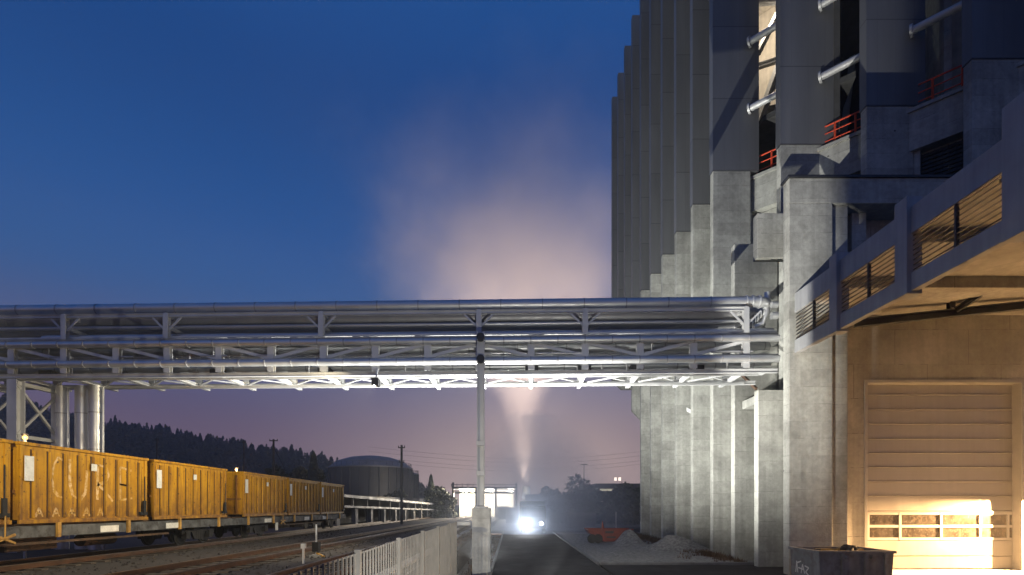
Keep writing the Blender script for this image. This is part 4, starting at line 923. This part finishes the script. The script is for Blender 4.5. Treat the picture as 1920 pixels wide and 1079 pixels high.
sv.lathe([(r, z) for z, r in prof], (0, PD, 0), 20)
zd_ = lambda k, z: k.math('MULTIPLY', k.rng(z, 12, 42, .085, 1), k.rng(z, 50, 80, 1, .0))
o = sv.build('steam_plume', volume_mat('steam_plume_volume', .042, (1,.95,.92), .1, .055, RAD, (CXS, PD), 90.0, 1.15, zd_, 2.1)); kind(o, 'stuff'); o['label'] = 'warm lit steam plume rising over the yard'; o['category'] = 'steam'
def lamp(name, typ, loc, en, colr, size=.2, target=None, ang=None, blend=.5):
    l = bpy.data.lights.new(name, typ); l.energy = en; l.color = colr
    if typ in ('POINT', 'SPOT'): l.shadow_soft_size = size
    if typ == 'SPOT': l.spot_size = ang; l.spot_blend = blend
    o = bpy.data.objects.new(name, l); C.objects.link(o); o.location = loc
    if target is not None: o.rotation_euler = (Vector(target) - Vector(loc)).to_track_quat('-Z', 'Y').to_euler()
    return o
lamp('stack_floodlight', 'SPOT', (px0, PD-.2, 7.2), 270000, (1,.77,.61), .5, (px0-2, PD, 60), math.radians(84), .75)
# mist round the truck
ms = MB().lathe([(6,-.02),(11.5,.6),(11.5,4),(9,8),(4,12)], (P(1000,0,54).x, 54, 0), 20).build('mist', volume_mat('low_mist', .14, (.74,.84,1), .45, .12, [(0,11.5),(4,10.5),(8,7.5),(12,3)], ([(0,P(1000,0,54).x),(12,P(1002,0,54).x)], 54), 12.0, 1.2, None, 1.2)); kind(ms, 'stuff')
ms['label'] = 'bluish mist drifting round the truck'; ms['category'] = 'mist'

# ------------------------------------------------------------------ lamps
FLX, FLY, FLZ = .6, 13.0, .26
fl = thing('floodlight', 'white ground floodlight aimed up at the corner pier', 'floodlight', (FLX, FLY, 0))
MB().box(FLX-.3, FLX+.3, FLY-.3, FLY+.3, .002, .03).build('foot', M['dark_steel'], fl)
ri = MB(); q_ = [(FLX + .24*math.cos(2*PI*k/20), FLY + .24*math.sin(2*PI*k/20)) for k in range(20)]
for k in range(20): a_, b_ = q_[k], q_[(k+1)%20]; ri.add([(a_[0],a_[1],.03),(b_[0],b_[1],.03),(b_[0],b_[1],FLZ+.008),(a_[0],a_[1],FLZ+.008)], [(0,1,2,3)])
ri.build('housing', M['dark_steel'], fl)
def baffle(a0, a1, r, el, FLX=FLX, FLY=FLY, FLZ=FLZ, zb=.03, fl=fl):  # sheets added round an unseen floodlight to cut its beam by direction
    g = MB(); n = 6 if a1-a0 < 200 else 20; pts = [Vector((FLX + r*math.sin(math.radians(a0+(a1-a0)*k/n)), FLY + r*math.cos(math.radians(a0+(a1-a0)*k/n)), 0)) for k in range(n+1)]
    zt_ = FLZ + r*math.tan(math.radians(el))
    for p, q in zip(pts, pts[1:]): g.add([(p.x,p.y,zb),(q.x,q.y,zb),(q.x,q.y,zt_),(p.x,p.y,zt_)], [(0,1,2,3)])
    g.build('shield', M['dark_steel'], fl)
baffle(56.9, 150, .16, 60); baffle(-170, 42.5, .15, 70)
lamp('flood_light_beam', 'SPOT', (FLX, FLY, FLZ), 24000, (1,.97,.88), .004, (FLX+10.5, FLY+8, FLZ+14.5), math.radians(88), 1.0)
bl = thing('floodlight', 'white floodlight hidden behind the concrete pier', 'floodlight', (-1.6, 27, 0))
MB().box(-1.8,-1.4,26.8,27.2,-.33,.05).build('foot', M['dark_steel'], bl); MB().beam((-1.6,27,.05),(-1.6,27,.8),.06,.06).build('bracket', M['steel'], bl); MB().beam((-1.64,27,.8),(-1.56,27,1.05),.4,.3).build('housing', M['dark_steel'], bl)
baffle(88, 215, .16, 60, -1.5, 27.0, 1.15, .95, bl); baffle(0, 360, .10, 13, -1.5, 27.0, 1.15, 1.02, bl)
lamp('pier_floodlight_beam', 'SPOT', (-1.5, 27.0, 1.15), 12500, (.97,1,.90), .045, (3.6, 32.0, 10.0), math.radians(130), 1.0)
ul = thing('floodlight', 'white floodlight set close behind the concrete pier, aimed at the underside of the bridge', 'floodlight', (-1.3, 22.3, 0))
MB().box(-1.5,-1.1,22.1,22.5,-.33,.0).build('foot', M['dark_steel'], ul); MB().lathe([(.05,.001),(.12,.02),(.17,.2),(.16,.2),(.11,.04),(.05,.03)], (-1.3,22.3,0), 18).build('housing', M['dark_steel'], ul, smooth=True)
baffle(92, 215, .19, 52, -1.3, 22.3, .26, .0, ul)
lamp('bridge_floodlight_beam', 'SPOT', (-1.3, 22.3, .26), 27000, (1,.99,.92), .02, (.2, 22.8, 8.0), math.radians(158), .4)
gx, gy = .9, 4.6
gl_ = thing('floodlight', 'low road side floodlight turned towards the bar fence and concrete pier', 'floodlight', (gx, gy, 0))
MB().box(gx-.16, gx+.16, gy-.2, gy+.16, .002, .03).build('foot', M['dark_steel'], gl_); g = MB(); g.box(gx-.13, gx+.13, gy-.16, gy-.15, .031, .426); g.box(gx-.13, gx-.12, gy-.149, gy+.10, .031, .275); g.box(gx+.12, gx+.13, gy-.149, gy+.34, .031, .426); g.box(gx-.119, gx+.119, gy-.149, gy+.185, .42, .426); g.box(gx-.119, gx+.119, gy+.13, gy+.14, .031, .275); g.build('housing', M['dark_steel'], gl_)
lamp('road_side_floodlight_beam', 'SPOT', (gx, gy, .30), 3600, (1,.97,.88), .006, (gx-3.6, gy+15, 2.2), math.radians(112), .8)
# floodlight added under the bridge to wash the container sides
yp = Vector((-5.6, 21.4, 7.75)); yl = thing('floodlight', 'small box floodlight added under the bridge to light the train', 'floodlight', tuple(yp))
g = MB(); g.box(yp.x-.05, yp.x+.22, yp.y-.18, yp.y-.165, yp.z-.16, yp.z+.14); g.box(yp.x-.05, yp.x+.22, yp.y+.165, yp.y+.18, yp.z-.16, yp.z+.14); g.box(yp.x-.10, yp.x+.22, yp.y-.164, yp.y+.164, yp.z+.125, yp.z+.14); g.box(yp.x+.205, yp.x+.22, yp.y-.164, yp.y+.164, yp.z-.16, yp.z+.124); g.build('housing', M['dark_steel'], yl)
MB().beam(yp + Vector((.08,0,.14)), yp + Vector((.08,.3,.62)), .05, .05).build('bracket', M['steel'], yl)
lamp('added_yard_floodlight_beam', 'SPOT', tuple(yp + Vector((.05,0,-.03))), 4200, (1,.84,.54), .04, (-15, 24.0, 1.0), math.radians(120), .8)
ml = thing('mast_lamp', 'hooded mast lamp standing in the near part of the rail yard', 'lamp', (-10.4, 8.6, .8))
MB().tube((-10.4,8.6,.7),(-10.4,8.6,6.6),.07,12,.05).build('post', M['steel'], ml); MB().lathe([(.04,.26),(.12,.22),(.3,.02),(.29,.02),(.11,.19),(.03,.2)], (-10.3,8.8,6.35), 20).build('hood', M['dark_steel'], ml, smooth=True)
lamp('mast_lamp_light', 'POINT', (-10.3, 8.8, 6.36), 3000, (1,.86,.58), .05)
# hooded warm wall lamp (its light) beside the door
lamp('door_light', 'POINT', (LX-.05, LY, LZ+.06), 42000, (1,.58,.245), .03)
# bulkhead light inside the gallery
lamp('gallery_light', 'POINT', (15.2, 32.4, 33.5), 1100, (1,.85,.65), .2)

# ------------------------------------------------------------------ sky
w = bpy.data.worlds.new('World'); S.world = w; w.use_nodes = True; nt = w.node_tree; nd = nt.nodes; lk = nt.links
bgn = nd['Background']; sky = nd.new('ShaderNodeTexSky'); sky.sky_type = 'NISHITA'; sky.sun_disc = False
sky.sun_elevation = math.radians(-3); sky.sun_rotation = math.radians(180); sky.altitude = 400; sky.ozone_density = 3
lk.new(sky.outputs[0], bgn.inputs[0]); bgn.inputs[1].default_value = .12
def wmath(op, a, b=0.0):
    n = nd.new('ShaderNodeMath'); n.operation = op
    for k, v in enumerate((a, b)):
        if isinstance(v, bpy.types.NodeSocket): lk.new(v, n.inputs[k])
        else: n.inputs[k].default_value = v
    return n.outputs[0]
tc = nd.new('ShaderNodeTexCoord'); sx_ = nd.new('ShaderNodeSeparateXYZ'); lk.new(tc.outputs['Generated'], sx_.inputs[0])
el = wmath('DIVIDE', wmath('ARCSINE', sx_.outputs[2]), PI/2); az = wmath('ARCTAN2', sx_.outputs[0], sx_.outputs[1])
cr = nd.new('ShaderNodeValToRGB'); cr.color_ramp.interpolation = 'CARDINAL'
RAMP = [(-5,(.03,.03,.04)),(0,(.19,.135,.165)),(8.5,(.130,.100,.172)),(17.5,(.052,.107,.270)),(25,(.022,.090,.285)),(36,(.009,.060,.225)),(46,(.0085,.066,.245)),(90,(.006,.03,.12))]
e = cr.color_ramp.elements
while len(e) < len(RAMP): e.new(.5)
for q, (a, c) in zip(e, RAMP): q.position = max(0, (a+5)/95); q.color = c4(c)
lk.new(wmath('DIVIDE', wmath('ADD', wmath('MULTIPLY', el, 90), 5), 95), cr.inputs[0])
bg2 = nd.new('ShaderNodeBackground'); lk.new(cr.outputs[0], bg2.inputs[0])
# glow of the lit works hanging low over the horizon ahead
ga = wmath('DIVIDE', wmath('SUBTRACT', az, math.radians(3)), math.radians(17)); ge = wmath('DIVIDE', wmath('SUBTRACT', el, 4/90), 11/90)
gl = wmath('EXPONENT', wmath('MULTIPLY', wmath('ADD', wmath('MULTIPLY', ga, ga), wmath('MULTIPLY', ge, ge)), -1.0))
bg3 = nd.new('ShaderNodeBackground'); bg3.inputs[0].default_value = c4((.33,.255,.185)); lk.new(gl, bg3.inputs[1])
a1_ = nd.new('ShaderNodeAddShader'); a2_ = nd.new('ShaderNodeAddShader'); lk.new(bgn.outputs[0], a1_.inputs[0]); lk.new(bg2.outputs[0], a1_.inputs[1]); lk.new(a1_.outputs[0], a2_.inputs[0]); lk.new(bg3.outputs[0], a2_.inputs[1])
lk.new(a2_.outputs[0], nd['World Output'].inputs['Surface'])

hz = MB().box(-420, 420, -12, 640, -1.4, 130).build('haze', None); kind(hz, 'stuff'); hz['label'] = 'thin evening haze over the whole site'; hz['category'] = 'haze'
k = N('evening_haze'); k.n.remove(k.b); v_ = k.new('ShaderNodeVolumePrincipled'); v_.inputs['Color'].default_value = (.9,.93,1,1); v_.inputs['Density'].default_value = .0005; v_.inputs['Anisotropy'].default_value = .2
k.l.new(v_.outputs[0], k.out.inputs['Volume']); hz.data.materials.append(k.m)
# ------------------------------------------------------------------ camera and view
cam = bpy.data.cameras.new('Camera'); co = bpy.data.objects.new('Camera', cam); C.objects.link(co); S.camera = co
co.location = (0,0,H); co.rotation_euler = (PI/2,0,0); cam.sensor_width = 36; cam.lens = 36*F/1920; cam.shift_x = 0; cam.shift_y = (CY - 539.5)/1920
cam.clip_start = .1; cam.clip_end = 6000
S.view_settings.view_transform = 'Standard'; S.view_settings.look = 'None'; S.view_settings.exposure = 0; S.view_settings.gamma = 1
S.cycles.max_bounces = 6; S.cycles.diffuse_bounces = 3; S.cycles.glossy_bounces = 3; S.cycles.volume_bounces = 1; S.cycles.sample_clamp_indirect = 4
S.cycles.use_denoising = True
for o in S.objects:
    if 'origin' in o: del o['origin']
